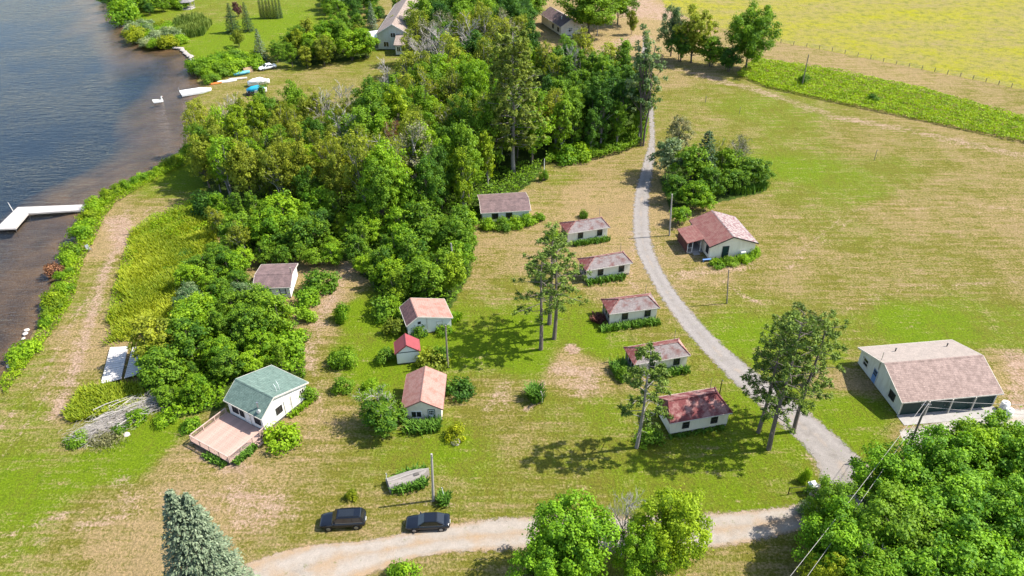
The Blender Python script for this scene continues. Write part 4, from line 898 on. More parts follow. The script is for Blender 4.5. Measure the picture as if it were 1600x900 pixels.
NAMES = {'broad': 'broadleaf_tree', 'upright': 'poplar_tree', 'sparse': 'ash_tree', 'birch': 'birch_tree', 'maple': 'maple_tree', 'small': 'young_tree', 'poplar': 'poplar_tree', 'willow': 'willow_tree',
         'dead': 'dead_tree', 'halfdead': 'dying_tree', 'redpine': 'pine_tree', 'tallpine': 'pine_tree', 'lonepine': 'pine_tree', 'bigpine': 'pine_tree', 'bluespruce': 'spruce_tree', 'spruce': 'spruce_tree', 'cedar': 'cedar_tree', 'shrub': 'shrub', 'bigshrub': 'shrub'}
BARK = {'birch': 'bark_pale', 'dead': 'dead_twig', 'halfdead': 'dead_twig', 'redpine': 'bark_pine', 'tallpine': 'bark_pine', 'lonepine': 'bark_grey', 'bigpine': 'bark_grey', 'poplar': 'bark', 'sparse': 'bark_grey', 'upright': 'bark_grey'}
def plant(key, pos, h, label, leaf='leaf_mid', wide=1.0, group=None, cat=None, rz=None):
    """a tree or shrub of real height h standing at pos"""
    p = PR[key]; kind = key.rstrip('0123456789'); s = h / p.h
    root = empty(NAMES[kind], pos, random.uniform(0, 6.283) if rz is None else rz)
    root.scale = (s * wide, s * wide, s)
    is_shrub = 'shrub' in kind
    link_mesh("stems" if is_shrub else "trunk", p.trunk, M[BARK.get(kind, 'bark')], root)
    if p.crown: link_mesh("foliage" if is_shrub else "crown", p.crown, M[leaf], root)
    return tag(root, label, cat or ('shrub' if is_shrub else 'tree'), group)
def top_at(key, px, py, h, label, leaf='leaf_mid', wide=1.0, group=None, cat=None, rz=None):
    q = G(px, py, h * 0.97); return plant(key, (q.x, q.y, 0), h, label, leaf, wide, group, cat, rz)
def at(key, px, py, h, label, leaf='leaf_mid', wide=1.0, group=None, cat=None, rz=None):
    q = G(px, py); return plant(key, (q.x, q.y, 0), h, label, leaf, wide, group, cat, rz)
TAKEN = []
MARKS = [(655,312,"the big half-dead tree"),(552,272,"the bare tree at the wood's middle left"),(370,218,"the white-limbed bare tree"),(508,222,"the upper left bare tree"),(802,270,"the biggest pine"),(790,335,"the long brown-roofed cottage"),(667,490,"the saltbox cabin"),(432,455,"the small brown-roofed cottage"),(395,600,"the green-roofed cottage"),(711,432,"the half-buried pole"),(1003,228,"the tall silvery poplar"),(890,155,"the white bare snag"),(620,60,"the large far house"),(868,45,"the small far house"),(205,570,"the dock sections"),(270,420,"the tall grass"),(548,415,"the footpath's upper end"),(298,225,"the lake's edge"),(402,146,"the blue-tarped boat"),(735,118,"the tall bare trees at the back"),(418,108,"the parked white car"),(145,325,"the L-shaped dock"),(140,392,"the lawn chair"),(86,426,"the rust-tinged bush"),(25,560,"the waterline boulders"),(300,655,"the deck railing"),(940,248,"the upper dry lawn"),(300,240,"the end of the shore hedge"),(515,90,"the far lawn"),(293,13,"the gazebo"),(300,95,"the shore retaining wall"),(620,285,"the rusty-topped tree"),(700,250,"the grey-green thin tree"),(612,175,"the bare pale stems"),(395,290,"the leaning birch"),(470,478,"the broad bush by the brown-roofed cottage")]
MARKS = [(G(x, y), t) for x, y, t in MARKS]
USED = {}
def beside(kind, x, y):
    """kind and where it stands, told by the nearest landmarks; a second landmark where the first is already taken"""
    near = sorted(MARKS, key=lambda k: (k[0].x - x) ** 2 + (k[0].y - y) ** 2)
    def one(m, t):
        dx, dy = x - m.x, y - m.y
        return (("right of" if dx > 0 else "left of") if abs(dx) > abs(dy) else ("behind" if dy > 0 else "in front of")) + " " + t
    tries = [kind + " " + ("just " if (near[0][0].xy - Vector((x, y))).length < 5 else "") + one(*near[0])] + [f"{kind} {one(*near[0])}, {one(*near[k])}" for k in range(1, 7)] + [f"{kind} {one(*near[k])}" for k in (1, 2, 3)] + [f"{kind} {one(*near[1])}, {one(*near[2])}"]
    tries = [t for t in tries if len(t.split()) <= 16]
    for t in tries:
        if t not in USED: USED[t] = 1; return t
    return tries[0]
def scatter(poly, spacing, hr, choices, label, group, wide=(0.9, 1.15)):
    """trees too alike to tell apart, standing through a wood outlined by poly; choices: (kind, how many kinds, leaf, weight)"""
    W = np.array([G(x, y)[:2] for x, y in poly]); lo, hi = W.min(0), W.max(0); n = 0
    wts = [c[3] for c in choices]
    for _ in range(3000):
        p = RNG.uniform(lo, hi)
        if not inside(W, p[:1], p[1:])[0] or any((p[0]-a)**2 + (p[1]-b)**2 < (0.5*(spacing+s_))**2 for a, b, s_ in TAKEN): continue
        TAKEN.append((p[0], p[1], spacing)); k, m, leaf, _w, lab = random.choices(choices, wts)[0]
        plant(k + (str(random.randrange(m)) if m else ''), (p[0], p[1], 0), random.uniform(*hr), beside(lab, p[0], p[1]), leaf, random.uniform(*wide), group); n += 1
    return n
def blades(name, pts, w, h, n, label, leaf='blade', cat='plants', group=None, width=0.09):
    """a bed of upright strap leaves along a line of ground points"""
    L = [Vector(p) for p in pts]; seg = [(L[i+1] - L[i]).length for i in range(len(L)-1)]; tot = sum(seg); V, Q, T = [], [], []
    o = L[0].copy()
    for i in range(n):
        s = random.random() * tot; k = 0
        while k < len(seg) - 1 and s > seg[k]: s -= seg[k]; k += 1
        d = (L[k+1] - L[k]).normalized(); c = L[k] + d * s + Vector((-d.y, d.x, 0)) * random.gauss(0, w * 0.32) - o
        a = random.uniform(0, 6.283); hh = h * random.uniform(0.55, 1.15); o_ = Vector((math.cos(a), math.sin(a), 0)); sd_ = Vector((-o_.y, o_.x, 0)) * width * random.uniform(.7, 1.3); b = len(V)
        m1 = c + o_ * hh * 0.14 + Vector((0, 0, hh * 0.62)); tp = c + o_ * hh * random.uniform(0.3, 0.6) + Vector((0, 0, hh * random.uniform(0.75, 1.0)))
        V += [tuple(c - sd_ * .6), tuple(c + sd_ * .6), tuple(m1 + sd_), tuple(m1 - sd_), tuple(tp + sd_ * .25), tuple(tp - sd_ * .25)]
        Q += [(b, b+1, b+2, b+3), (b+3, b+2, b+4, b+5)]; t = random.gauss(.5, .22); T += [t] * 6
    me = np_mesh(name, np.array(V), np.array(Q), {"tint": ('POINT', np.clip(np.array(T), 0, 1))})
    ob = link_mesh(name, me, M[leaf], None, o)
    return tag(ob, label, cat, group) if cat != 'stuff' else tag(ob, label, None, None, 'stuff')

# ------------------------------------------------------------------ vehicles
def car(label, pos, rz, paint, suv, L, W):
    root = empty("parked_car", pos, rz); tag(root, label, "car")
    zb, belt, top = (.30, 1.06, 1.74) if suv else (.24, .90, 1.43)
    st = [(.50, .70, .52, .62), (.485, .86, .36, .76), (.44, .95, .27, .86), (.33, 1, .25, .94), (.21, 1, .25, 1.0), (0, 1, .25, 1.0), (-.25, 1, .25, 1.01), (-.40, .99, .26, 1.01 if suv else 1.06), (-.47, .94, .30, 1.0 if suv else 1.05), (-.495, .86, .40, .96), (-.5, .74, .5, .86)]
    rings = []
    for fx, fw, b0, tp in st:
        x, w, z0, z1 = fx * L, fw * W / 2, b0 if not suv else b0 + .05, tp * belt
        zm = z0 + (z1 - z0) * .55; half = [(.80 * w, z0), (.97 * w, z0 + (z1 - z0) * .22), (w, zm), (.97 * w, z0 + (z1 - z0) * .86), (.86 * w, z1), (.45 * w, z1 + .035)]
        rings.append([(x, -y, z) for y, z in half] + [(x, y, z) for y, z in half[::-1]])
    body = MB().loft(rings).build("body", M[paint], root, True)
    xb0, xt0, xt1, xb1 = (.235, .10, -.41, -.485) if suv else (.225, .06, -.20, -.405)
    wb_, wt = .90 * W / 2, .70 * W / 2
    def P(f, side, k):                                       # f: 0 windscreen edge .. 1 rear edge, k: 0 belt .. 1 roof
        x = (xb0 + (xb1 - xb0) * f) * (1 - k) + (xt0 + (xt1 - xt0) * f) * k
        return Vector((x * L, side * (wb_ * (1 - k) + wt * k), (belt - .02) * (1 - k) + top * k))
    cab = [[P(f, s, 0) for f, s in ((0, -1), (0, 1), (1, 1), (1, -1))], [P(f, s, .55) for f, s in ((0, -1), (0, 1), (1, 1), (1, -1))], [P(f, s, .96) for f, s in ((0, -1), (0, 1), (1, 1), (1, -1))]]
    cab.append([Vector((p.x * .97, p.y * .88, top + .035)) for p in cab[2]])
    MB().loft(cab).build("cabin_frame", M[paint], root)
    def quad(name, pts, n, mat, th=.012):
        n = Vector(n).normalized(); MB().prism([Vector(p) + n * .004 for p in pts], n * th).build(name, M[mat], root)
    def mixq(a, b, t): return Vector(a).lerp(Vector(b), t)
    def facepts(f, k0, k1, e): return [mixq(P(f, -1, k0), P(f, 1, k0), e), mixq(P(f, -1, k0), P(f, 1, k0), 1 - e), mixq(P(f, -1, k1), P(f, 1, k1), 1 - e), mixq(P(f, -1, k1), P(f, 1, k1), e)]
    quad("windscreen", facepts(0, .08, .92, .06), (1, 0, .9), 'glass'); quad("rear_window", facepts(1, .2, .9, .09), (-1, 0, .5 if suv else 1.2), 'glass')
    for s in (-1, 1):
        for f0, f1 in (((.06, .32), (.35, .62), (.65, .93)) if suv else ((.10, .44), (.48, .86))):
            quad("side_window", [P(f0, s, .14), P(f1, s, .14), P(f1, s, .86), P(f0, s, .86)], (0, s, .25), 'glass')
        quad("chrome_strip", [P(.04, s, .055), P(.95, s, .055), P(.95, s, .10), P(.04, s, .10)], (0, s, .2), 'rim', .006)
        MB().box(.46 * L, .487 * L, s * .62 * W / 2 - .17, s * .62 * W / 2 + .17, .58 * belt, .74 * belt).build("headlight", M['lamp_clear'], root)
        MB().box(-.495 * L, -.47 * L, s * .68 * W / 2 - .17, s * .68 * W / 2 + .17, .68 * belt, .88 * belt).build("taillight", M['tail_red'], root)
        MB().box(.17 * L - .1, .17 * L + .06, s * (W / 2 + .02) - .1, s * (W / 2 + .02) + .1, belt - .02, belt + .13).build("mirror", M[paint], root)
        if suv: MB().tube((.05 * L, s * wt * .88, top + .10), (-.38 * L, s * wt * .88, top + .10), .025, .025, 5).build("roof_rail", M['black_metal'], root)
        for fx in (.30, -.30):
            r = .37 if suv else .33; c = Vector((fx * L, s * (W / 2 - .10), r)); n = Vector((0, s, 0))
            wh = empty("wheel", c); wh.parent = root
            MB().tube(n * -.12, n * .112, r, r, 18).build("tyre", M['tyre'], wh); MB().tube(n * .113, n * .125, r * .66, r * .6, 12).build("rim", M['rim'], wh)
            MB().tube(c - n * .10, c + n * .106, r + .07, r + .07, 18).build("wheel_arch", M['black_metal'], root)
    if suv: quad("sunroof", [(.07 * L, -wt * .7, top + .036), (.07 * L, wt * .7, top + .036), (-.26 * L, wt * .7, top + .036), (-.26 * L, -wt * .7, top + .036)], (0, 0, 1), 'glass', .006)
    MB().box(.488 * L, .506 * L, -.4, .4, .42 * belt, .62 * belt).build("grille", M['black_metal'], root)
    MB().box(-.506 * L, -.5 * L, -.26, .26, .55 * belt, .68 * belt).build("number_plate", M['white_paint'], root)
    return root
q = G(537, 818); car("black SUV with roof rails parked beside the dirt lane", q, math.pi + .07, 'car_black', True, 5.05, 1.98)
q = G(669, 821); car("black sedan with silver window trim parked beside the dirt lane", q, math.pi + .05, 'car_black', False, 4.9, 1.88)
q = G(418, 108); car("white car parked on the far lawn by the blue spruce", q, math.pi + .62, 'car_white', False, 5.0, 1.9)

# ------------------------------------------------------------------ poles, wires, gate
def pole(label, base, h, lean=(0, 0), r=.15, mat='pole', arm=False, group=None, cat='utility pole', name='utility_pole'):
    b = G(*base); root = empty(name, b); tag(root, label, cat, group); t = Vector((lean[0], lean[1], h))
    MB().tube((0, 0, -.3), t, r, r * .68, 9).build("shaft", M[mat], root)
    if arm:
        MB().box(-.55, .55, -.06, .06, -.06, .06).build("crossarm", M['grey_wood'], root, False, t * .93)
        for x in (-.45, 0, .45): MB().tube((0, 0, 0), (0, 0, .2), .05, .035, 6).build("insulator", M['steel'], root, False, t * .93 + Vector((x, 0, .065)))
    else:
        MB().tube((0, 0, 0), (0.16, -.16, .02), .05, .04, 6).build("bracket", M['steel'], root, False, t * .94)
    return b + t
t677 = pole("weathered grey utility pole beside the old boat and two black cars", (677, 782), 7.6, (.25, 0), .17, 'pole_grey')
t700 = pole("utility pole between the red shed's bushes and open lawn", (700, 574), 7.4, (.0, 0), .15, 'pole')
t708 = pole("grey utility pole half buried in the leafy shrubs of the wood's front edge", (711, 432), 6.4, (-.4, 0), .16, 'pole_grey')
t1047 = pole("leaning pale utility pole beside vines next to the driveway bend", (1046, 368), 8.3, (-.5, 0), .16, 'pole_grey')
t1136 = pole("thin dark pole standing alone below the reddish-roofed house", (1136, 474), 6.3, (-.75, 0), .11, 'pole')
t1253 = pole("far utility pole rising from the bright green hedge strip", (1253, 134), 8.2, (0, 0), .16, 'pole')
t933 = pole("far white-topped utility pole beside the small house and maples", (933, 56), 8.2, (0, 0), .17, 'pole_grey', True)
t1447 = pole("utility pole beside the garage yard carrying several wires", (1413, 716), 9.3, (.15, .2), .16, 'pole', True)
pole("slim wooden post in the lawn of the right-hand field", (1366, 250), 2.4, (0, 0), .07, 'pole', name='field_post', cat='post')
pole("short dark stake farthest up the right-hand field", (1102, 160), 1.6, (0, 0), .09, 'pole', name='field_stake', cat='stake')
pole("short stake with pale grass tuft in the right-hand field", (1155, 178), 1.7, (0, 0), .06, 'pole', name='field_stake', cat='stake')
pole("dark service post with short arm between the fourth and fifth cabins", (1124, 616), 2.6, (0, 0), .08, 'black_metal', name='service_post', cat='post')
pole("thin white marker pole standing in the lawn at the wood's edge by the pine", (850, 272), 3.4, (0, 0), .09, 'white_paint', name='marker_pole', cat='pole')
pole("white stake leaning in the strap-leaf clump by the utility pole", (696, 780), 1.9, (-.35, .1), .05, 'white_paint', name='marker_stake', cat='stake')
pole("white stake at the blunt end of the old boat", (606, 757), 1.9, (-.05, 0), .05, 'white_paint', name='marker_stake', cat='stake')
def wire(label, a, b, sag=.5, r=.025, group=None):
    a, b = Vector(a), Vector(b); pts = [a.lerp(b, k / 14) - Vector((0, 0, sag * 4 * (k / 14) * (1 - k / 14))) for k in range(15)]
    tag(MB().path(pts, r, r, 4).build("power_line", M['wire']), label, "wire", group)
wire("power line running right from the garage-yard pole along the green doors", t1447, G(1700, 634, 7.5) , .2)
wire("lower power line running right from the garage-yard pole", t1447 - Vector((0, 0, 1.0)), G(1700, 650, 6.5), .3)
wire("power line from garage-yard pole down towards the lower edge, upper strand", t1447 + Vector((-.2, 0, 0)), G(1215, 925, 7.5), .5)
wire("power line from garage-yard pole down towards the lower edge, lower strand", t1447 + Vector((.2, 0, -.4)), G(1240, 930, 7.0), .6)
wire("service wire from the garage-yard pole to the garage front", t1447, gar.matrix_basis @ Vector((5.3, 2.4, 2.6)), .15, .02)

gp = empty("gate_pillar", G(1267, 770)); tag(gp, "white stone gate pillar with capped top at the driveway mouth", "pillar"); gp.rotation_euler[2] = .25
for k in range(5):
    for i, (x0, x1) in enumerate((((-.38, -.02), (.0, .38)) if k % 2 else ((-.38, .1), (.12, .38)))): MB().box(x0, x1, -.38 - .02 * (i == k % 2), .38, k * .27, k * .27 + .25).build("stone", M['rock_pale'], gp)
MB().box(-.34, .34, -.34, .34, -.1, 1.34).build("core", M['rock'], gp); MB().box(-.46, .46, -.46, .46, 1.345, 1.47).build("capstone", M['white_paint'], gp)
MB().loft([[(-.38, -.38, 1.472), (.38, -.38, 1.472), (.38, .38, 1.472), (-.38, .38, 1.472)], [(-.28, -.28, 1.75), (.28, -.28, 1.75), (.28, .28, 1.75), (-.28, .28, 1.75)]]).build("lantern_box", M['white_paint'], gp)
gf = empty("metal_fence", G(1231, 773), 0); b_ = G(1259, 770) - G(1231, 773); gf.rotation_euler[2] = math.atan2(b_.y, b_.x); tag(gf, "short black iron fence panel joined to the white gate pillar", "fence"); fl_ = b_.length
for z in (.15, 1.1): MB().box(0, fl_, -.02, .02, z, z + .05).build("rail", M['black_metal'], gf)
for x in (0, fl_): MB().box(x - .04, x + .04, -.04, .04, -.1, 1.3).build("post", M['black_metal'], gf)
bm_ = MB().tube((0, 0, .2), (0, 0, 1.1), .014, .014, 5).mesh("picket")
for i in range(1, 16): link_mesh("picket", bm_, M['black_metal'], gf, (fl_ * i / 16, 0, 0))
# meadow fence
fr_ = [(1040, 12), (1105, 39), (1200, 63), (1300, 80), (1400, 101), (1500, 120), (1600, 141), (1700, 162)]
mf = empty("meadow_fence", G(*fr_[0])); tag(mf, "low wire fence with thin posts along the yellow meadow", "fence"); o_ = mf.location.copy(); fpts = [p for p in catmull([G(*p) for p in fr_], 5)]
fp = MB().box(-.06, .06, -.06, .06, -.2, 1.15).mesh("post")
for p in fpts: link_mesh("post", fp, M['pole'], mf, p - o_)
for z in (.35, .7, 1.05): MB().path([p - o_ + Vector((0, 0, z)) for p in fpts], .018, .018, 3).build("fence_wire", M['wire'], mf)
# tanks beside the garage
for (px, py), lb in (((1567, 640), "white upright barrel nearer the garage corner"), ((1573, 651), "white upright barrel nearest the gravel yard's trees")):
    tk = empty("barrel", G(px, py)); tag(tk, lb, "barrel"); MB().loft([[(math.cos(a) * r, math.sin(a) * r, z) for a in np.linspace(0, 6.283, 17)[:-1]] for r, z in ((.5, 0), (.55, .08), (.55, .5), (.57, .53), (.55, .56), (.55, 1.15), (.46, 1.3))]).build("drum", M['white_paint'], tk, True)
    MB().tube((0, 0, 1.29), (0, 0, 1.38), .16, .14, 10).build("lid", M['steel'], tk)
# blue bench beside the house
bb = hou.matrix_basis @ Vector((-4.3, -.1, 0)); bn = empty("bench", bb, hou.rotation_euler[2]); tag(bn, "small blue bench at the corner of the reddish-roofed house", "bench")
MB().box(-.75, .75, -.22, .22, .4, .46).build("seat", M['blue_paint'], bn)
for x in (-.6, .6): MB().box(x - .05, x + .05, -.2, .2, 0, .4).build("leg", M['blue_paint'], bn)

# ------------------------------------------------------------------ old boat planter
def hull(mb, L, W, Hh, n=10, point=1.0, flip=False, tail=.75):
    rings = []
    for i in range(n + 1):
        t = i / n; w = W / 2 * (tail + (1 - tail) * math.sin(min(t * 2, 1) * math.pi / 2)) * (1 - max(0, (t - .45) / .55) ** 2.2 * point) + .02; h = Hh * (1 + .25 * t ** 3)
        pr = [(-w, h), (-w * .96, h * .55), (-w * .7, h * .12), (0, 0), (w * .7, h * .12), (w * .96, h * .55), (w, h)]
        rings.append([(t * L, y, (h + .0 - z if flip else z)) for y, z in pr])
    mb.loft(rings, cap=True, closed=True); return mb
a_, c_ = G(607, 762), G(671, 742); ob = empty("old_boat", a_, math.atan2(c_.y - a_.y, c_.x - a_.x)); tag(ob, "weathered grey overturned wooden boat ringed with strap-leaved plants by the utility pole", "boat")
Lb = (c_ - a_).length; hull(MB(), Lb, 2.1, 1.0, 12, .97, True, .92).build("hull", M['boat_grey'], ob)
MB().tube((.05, 0, 1.03), (Lb * .97, 0, 1.2), .06, .05, 5).build("keel", M['pole_grey'], ob)
for k in range(7): y = -.95 + k * .29; MB().box(-.05, -.004, y, y + .26, .02, .86 - abs(y) * .35).build("transom_board", M['boat_grey'], ob)
MB().box(Lb * .62, Lb * .74, -.42, -.1, .9, 1.12).build("patch", M['foundation'], ob)

# ------------------------------------------------------------------ shore things
def slab_px(name, label, cat, pts, z, th, mat, extra=None):
    W_ = [G(x, y, z) for x, y in pts]; c = sum(W_, Vector()) / len(W_); o = empty(name, (c.x, c.y, 0)); tag(o, label, cat)
    MB().slab([p - Vector((c.x, c.y, 0)) for p in W_][::-1], th).build("deck", M[mat], o); return o, [p - Vector((c.x, c.y, 0)) for p in W_]
def plank_run(o, c, A, B, C_, D_, n, z, mat, th=.07):
    """boards laid side by side from edge A-B to edge D-C"""
    A, B, C_, D_ = [Vector((v.x - c.x, v.y - c.y, z)) for v in (A, B, C_, D_)]
    for i in range(n):
        t0, t1 = i / n + .0006, (i + 1) / n - .0012; zz = Vector((0, 0, random.uniform(-.008, .008)))
        MB().slab([A.lerp(D_, t0) + zz, A.lerp(D_, t1) + zz, B.lerp(C_, t1) + zz, B.lerp(C_, t0) + zz], th).build("plank", M[mat], o)
dp = [G(x, y, .1) for x, y in [(27.5, 323.5), (152, 318.5), (150, 327), (44, 333.5), (24, 357), (-8, 358)]]; dc = sum(dp, Vector()) / 6
dk = empty("dock", (dc.x, dc.y, 0)); tag(dk, "pale L-shaped lake dock reaching out from the near shore", "dock"); wp = [p - Vector((dc.x, dc.y, 0)) for p in dp]
plank_run(dk, dc, dp[3], dp[0], dp[1], dp[2], 44, .1, 'dock'); plank_run(dk, dc, dp[4], dp[5], dp[0], dp[3], 20, .099, 'dock')
for p in wp: MB().tube((p.x, p.y, -1.6), (p.x, p.y, .0), .06, .06, 6).build("dock_leg", M['steel'], dk)
for i, (p0, p1) in enumerate(((0, 1), (3, 2), (3, 4), (4, 5), (5, 0))): a, b = wp[p0], wp[p1]; MB().tube((a.x, a.y, -.09), (b.x, b.y, -.09), .08, .08, 5).build("edge_beam", M['pole_grey'], dk)
pole("thin white pole at the corner of the L-shaped dock", (21, 330), 1.9, (-.35, 0), .06, 'white_paint', name='mooring_pole', cat='pole')
d2, wp = slab_px("dock", "short white floating dock on the far shore by the beached boats", "dock", [(280, 141.5), (312, 136.5), (330, 137), (330, 141), (284, 148)], .15, .5, 'white_paint')
MB().tube((wp[0].x, wp[0].y, .2), (wp[0].x, wp[0].y, .9), .07, .07, 6).build("mooring_post", M['steel'], d2)
for pts, lb in (([(172, 542.5), (200, 540.5), (189, 592), (157, 600)], "bare grey dock section lying in the grass by the tall weeds"), ([(207, 541), (231, 543), (219, 584), (194, 591)], "dock section lying under the overhanging branches beside another")):
    W_ = [G(x, y, .4) for x, y in pts]; c = sum(W_, Vector()) / 4; o = empty("dock_section", (c.x, c.y, 0)); tag(o, lb, "dock section"); P4 = [p - Vector((c.x, c.y, 0)) for p in W_]
    nbd = 16
    for i in range(nbd):
        t0, t1 = i / nbd + .004, (i + 1) / nbd - .004; zz = Vector((0, 0, random.uniform(-.012, .012)))
        MB().slab([P4[0].lerp(P4[3], t0) + zz, P4[0].lerp(P4[3], t1) + zz, P4[1].lerp(P4[2], t1) + zz, P4[1].lerp(P4[2], t0) + zz], .05).build("plank", M['dock_old'], o)
    for a, b in ((0, 3), (1, 2)): p, r_ = P4[a].lerp(P4[b - 1 if a == 0 else b], .0), P4[b]; MB().slab([P4[a] * .97, P4[b] * .97, P4[b] * .93, P4[a] * .93], .3).build("side_beam", M['grey_wood'], o, False, (0, 0, -.06))
sw = empty("swan_boat", G(248, 160, WATER_Z), .5); tag(sw, "white swan-shaped float boat out on the lake", "boat")
hull(MB(), 2.2, 1.2, .55, 8, .9, False, .7).build("hull", M['white_paint'], sw, True, (-1.1, 0, -.12))
MB().path([(.75, 0, .35), (.95, 0, .75), (.8, 0, 1.15), (.95, 0, 1.4), (1.2, 0, 1.36)], .16, .09, 8).build("neck", M['white_paint'], sw, True); MB().tube((1.2, 0, 1.36), (1.42, 0, 1.3), .07, .02, 6).build("beak", M['orange'], sw)
for s in (-1, 1): MB().loft([[(-1.25, s * .35, .35), (-1.25, s * .55, .35), (-1.35, s * .45, .85)], [(.3, s * .4, .35), (.3, s * .62, .35), (.1, s * .5, .6)]]).build("wing", M['white_paint'], sw)
def beached(name, label, px, py, L, W, Hh, rz, mat, cover=None, flip=False):
    o = empty(name, G(px, py), rz); tag(o, label, "boat"); hull(MB(), L, W, Hh, 9, .95, flip).build("hull", M[mat], o, True, (-L / 2, 0, 0 if flip else .1))
    if cover:
        MB().loft([[(x * L, -w, Hh * .95), (x * L, -w * .55, Hh * .95 + z), (x * L, 0, Hh * .95 + z * 1.3), (x * L, w * .55, Hh * .95 + z), (x * L, w, Hh * .95)] for x, w, z in ((-.5, W * .42, .3), (-.25, W * .54, .75), (.1, W * .54, .9), (.3, W * .42, .5), (.45, W * .12, .15))]).build("tarp_cover", M[cover], o, True)
    elif not flip:
        for x in (-.2, .1): MB().box(x * L - .14, x * L + .14, -W * .42, W * .42, Hh * .75, Hh * .82).build("bench", M['wood_tan'], o)
    return o
bt = beached("covered_boat", "boat under a bright blue tarp on the far lawn", 402, 146, 5.0, 2.3, 1.1, .35, 'white_paint', 'blue_tarp')
beached("boat", "white boat behind the blue-tarped boat on the far lawn", 405, 133, 5.6, 2.0, 1.0, .4, 'white_paint', 'white_paint')
beached("rowboat", "pale blue and white rowboat by the bushes near the white car", 378, 117, 4.4, 1.7, .7, .5, 'blue_hull')
beached("rowboat", "dark rowboat against the bushes beside the pale blue one", 370, 111, 4.6, 1.6, .8, .3, 'dark_frame')
beached("canoe", "white upturned canoe lying on the far lawn by the shore", 355, 128, 5.0, 1.1, .5, .35, 'white_paint', None, True)
beached("canoe", "second upturned pale canoe just behind the first on the far lawn", 372, 124, 4.8, .9, .45, .2, 'rock_pale', None, True)
beached("kayak", "orange kayak at the water's edge near the floating dock", 338, 131, 3.4, .8, .4, .5, 'orange', None, True)
atv = empty("lawn_tractor", G(392, 149), .4); tag(atv, "dark lawn tractor parked beside the blue-tarped boat", "tractor")
MB().box(-.9, .9, -.4, .4, .4, .8).build("chassis", M['dark_frame'], atv); MB().box(.1, .9, -.35, .35, .8, 1.05).build("bonnet", M['dark_frame'], atv); MB().box(-.6, -.1, -.3, .3, .8, 1.2).build("seat", M['black_metal'], atv); MB().tube((.1, 0, .9), (-.1, 0, 1.3), .03, .03, 5).build("steering_column", M['steel'], atv)
for x, r in ((.65, .28), (-.6, .42)):
    for s in (-1, 1): MB().tube((x, s * .4, r), (x, s * .62, r), r, r, 12).build("wheel", M['tyre'], atv)
wt_ = empty("sawhorse", G(388, 112), .5); tag(wt_, "tan timber trestle beside the parked white car", "trestle")
for s in (-1, 1): MB().slab([(-1.2, s * .05, 1.25), (1.2, s * .05, 1.25), (1.2, s * .8, .05), (-1.2, s * .8, .05)], .08).build("side_panel", M['wood_tan'], wt_)
ch = empty("chair", G(140, 392), 1.0); tag(ch, "small grey lawn chair on the sandy shore track", "chair")
MB().box(-.3, .3, -.3, .3, .38, .44).build("seat", M['steel'], ch); MB().prism([(-.3, .28, .44), (.3, .28, .44), (.3, .5, 1.05), (-.3, .5, 1.05)], (0, .05, 0)).build("backrest", M['steel'], ch)
for x in (-.27, .27):
    for y in (-.27, .27): MB().box(x - .03, x + .03, y - .03, y + .03, 0, .38).build("leg", M['steel'], ch)
fp_ = empty("fire_pit", G(301, 27)); tag(fp_, "dark ring of rocks like a fire pit on the far lawn", "fire pit")
def rock_mesh(seed):
    r = random.Random(seed); mb = MB(); rings = []
    for z, s in ((-.25, .7), (.0, 1.0), (.35, .9), (.6, .45)): rings.append([(math.cos(a) * s * r.uniform(.75, 1.1), math.sin(a) * s * r.uniform(.75, 1.1), z + r.uniform(-.06, .06)) for a in np.linspace(0, 6.283, 8)[:-1]])
    mb.loft(rings); return mb.mesh("rock")
ROCKS = [rock_mesh(i) for i in range(5)]
for k in range(9): r_ = link_mesh("stone", ROCKS[k % 5], M['foundation'], fp_, (1.3 * math.cos(k * .7), 1.3 * math.sin(k * .7), .1)); r_.scale = (.5, .5, .6)
def rock(px, py, s, label, group=None, mat='rock', z=0): o = link_mesh("boulder", random.choice(ROCKS), M[mat], None, G(px, py, z)); o.scale = (s, s * random.uniform(.7, 1.1), s * random.uniform(.5, .8)); o.rotation_euler[2] = random.uniform(0, 6.28); return tag(o, label, "boulder", group)
for i in range(24):
    t = i / 23; pts = [(272, 74), (284, 77), (292, 83), (299, 91), (304, 100)]; k = min(int(t * 4), 3); f = t * 4 - k; x = pts[k][0] * (1 - f) + pts[k+1][0] * f; y = pts[k][1] * (1 - f) + pts[k+1][1] * f
    rock(x + random.uniform(-1.5, 1.5), y + random.uniform(-1, 1), random.uniform(.55, .95), "pale boulder in the curved shore retaining wall of the far bay", "boulders of the far shore wall", 'rock', -.2)
for i in range(9): rock(18 + i * 3.2 + random.uniform(-3, 3), 572 - i * 7 + random.uniform(-3, 3), random.uniform(.35, .7), "pale boulder at the waterline below the near shore bushes", "boulders at the near waterline", 'rock_pale', -.35)
for i in range(4): rock(194 + i * 3.5, 40 + i * 1.2, random.uniform(.5, .8), "pale boulder on the point of the far shore", "boulders on the far point", 'rock_pale', -.25)
rock(198, 679, .5, "pale flat boulder beside the dead brush pile", None, 'rock_pale')
rock(712, 691, .7, "grey boulder at the foot of the yellowish bush near the white door", None, 'rock')
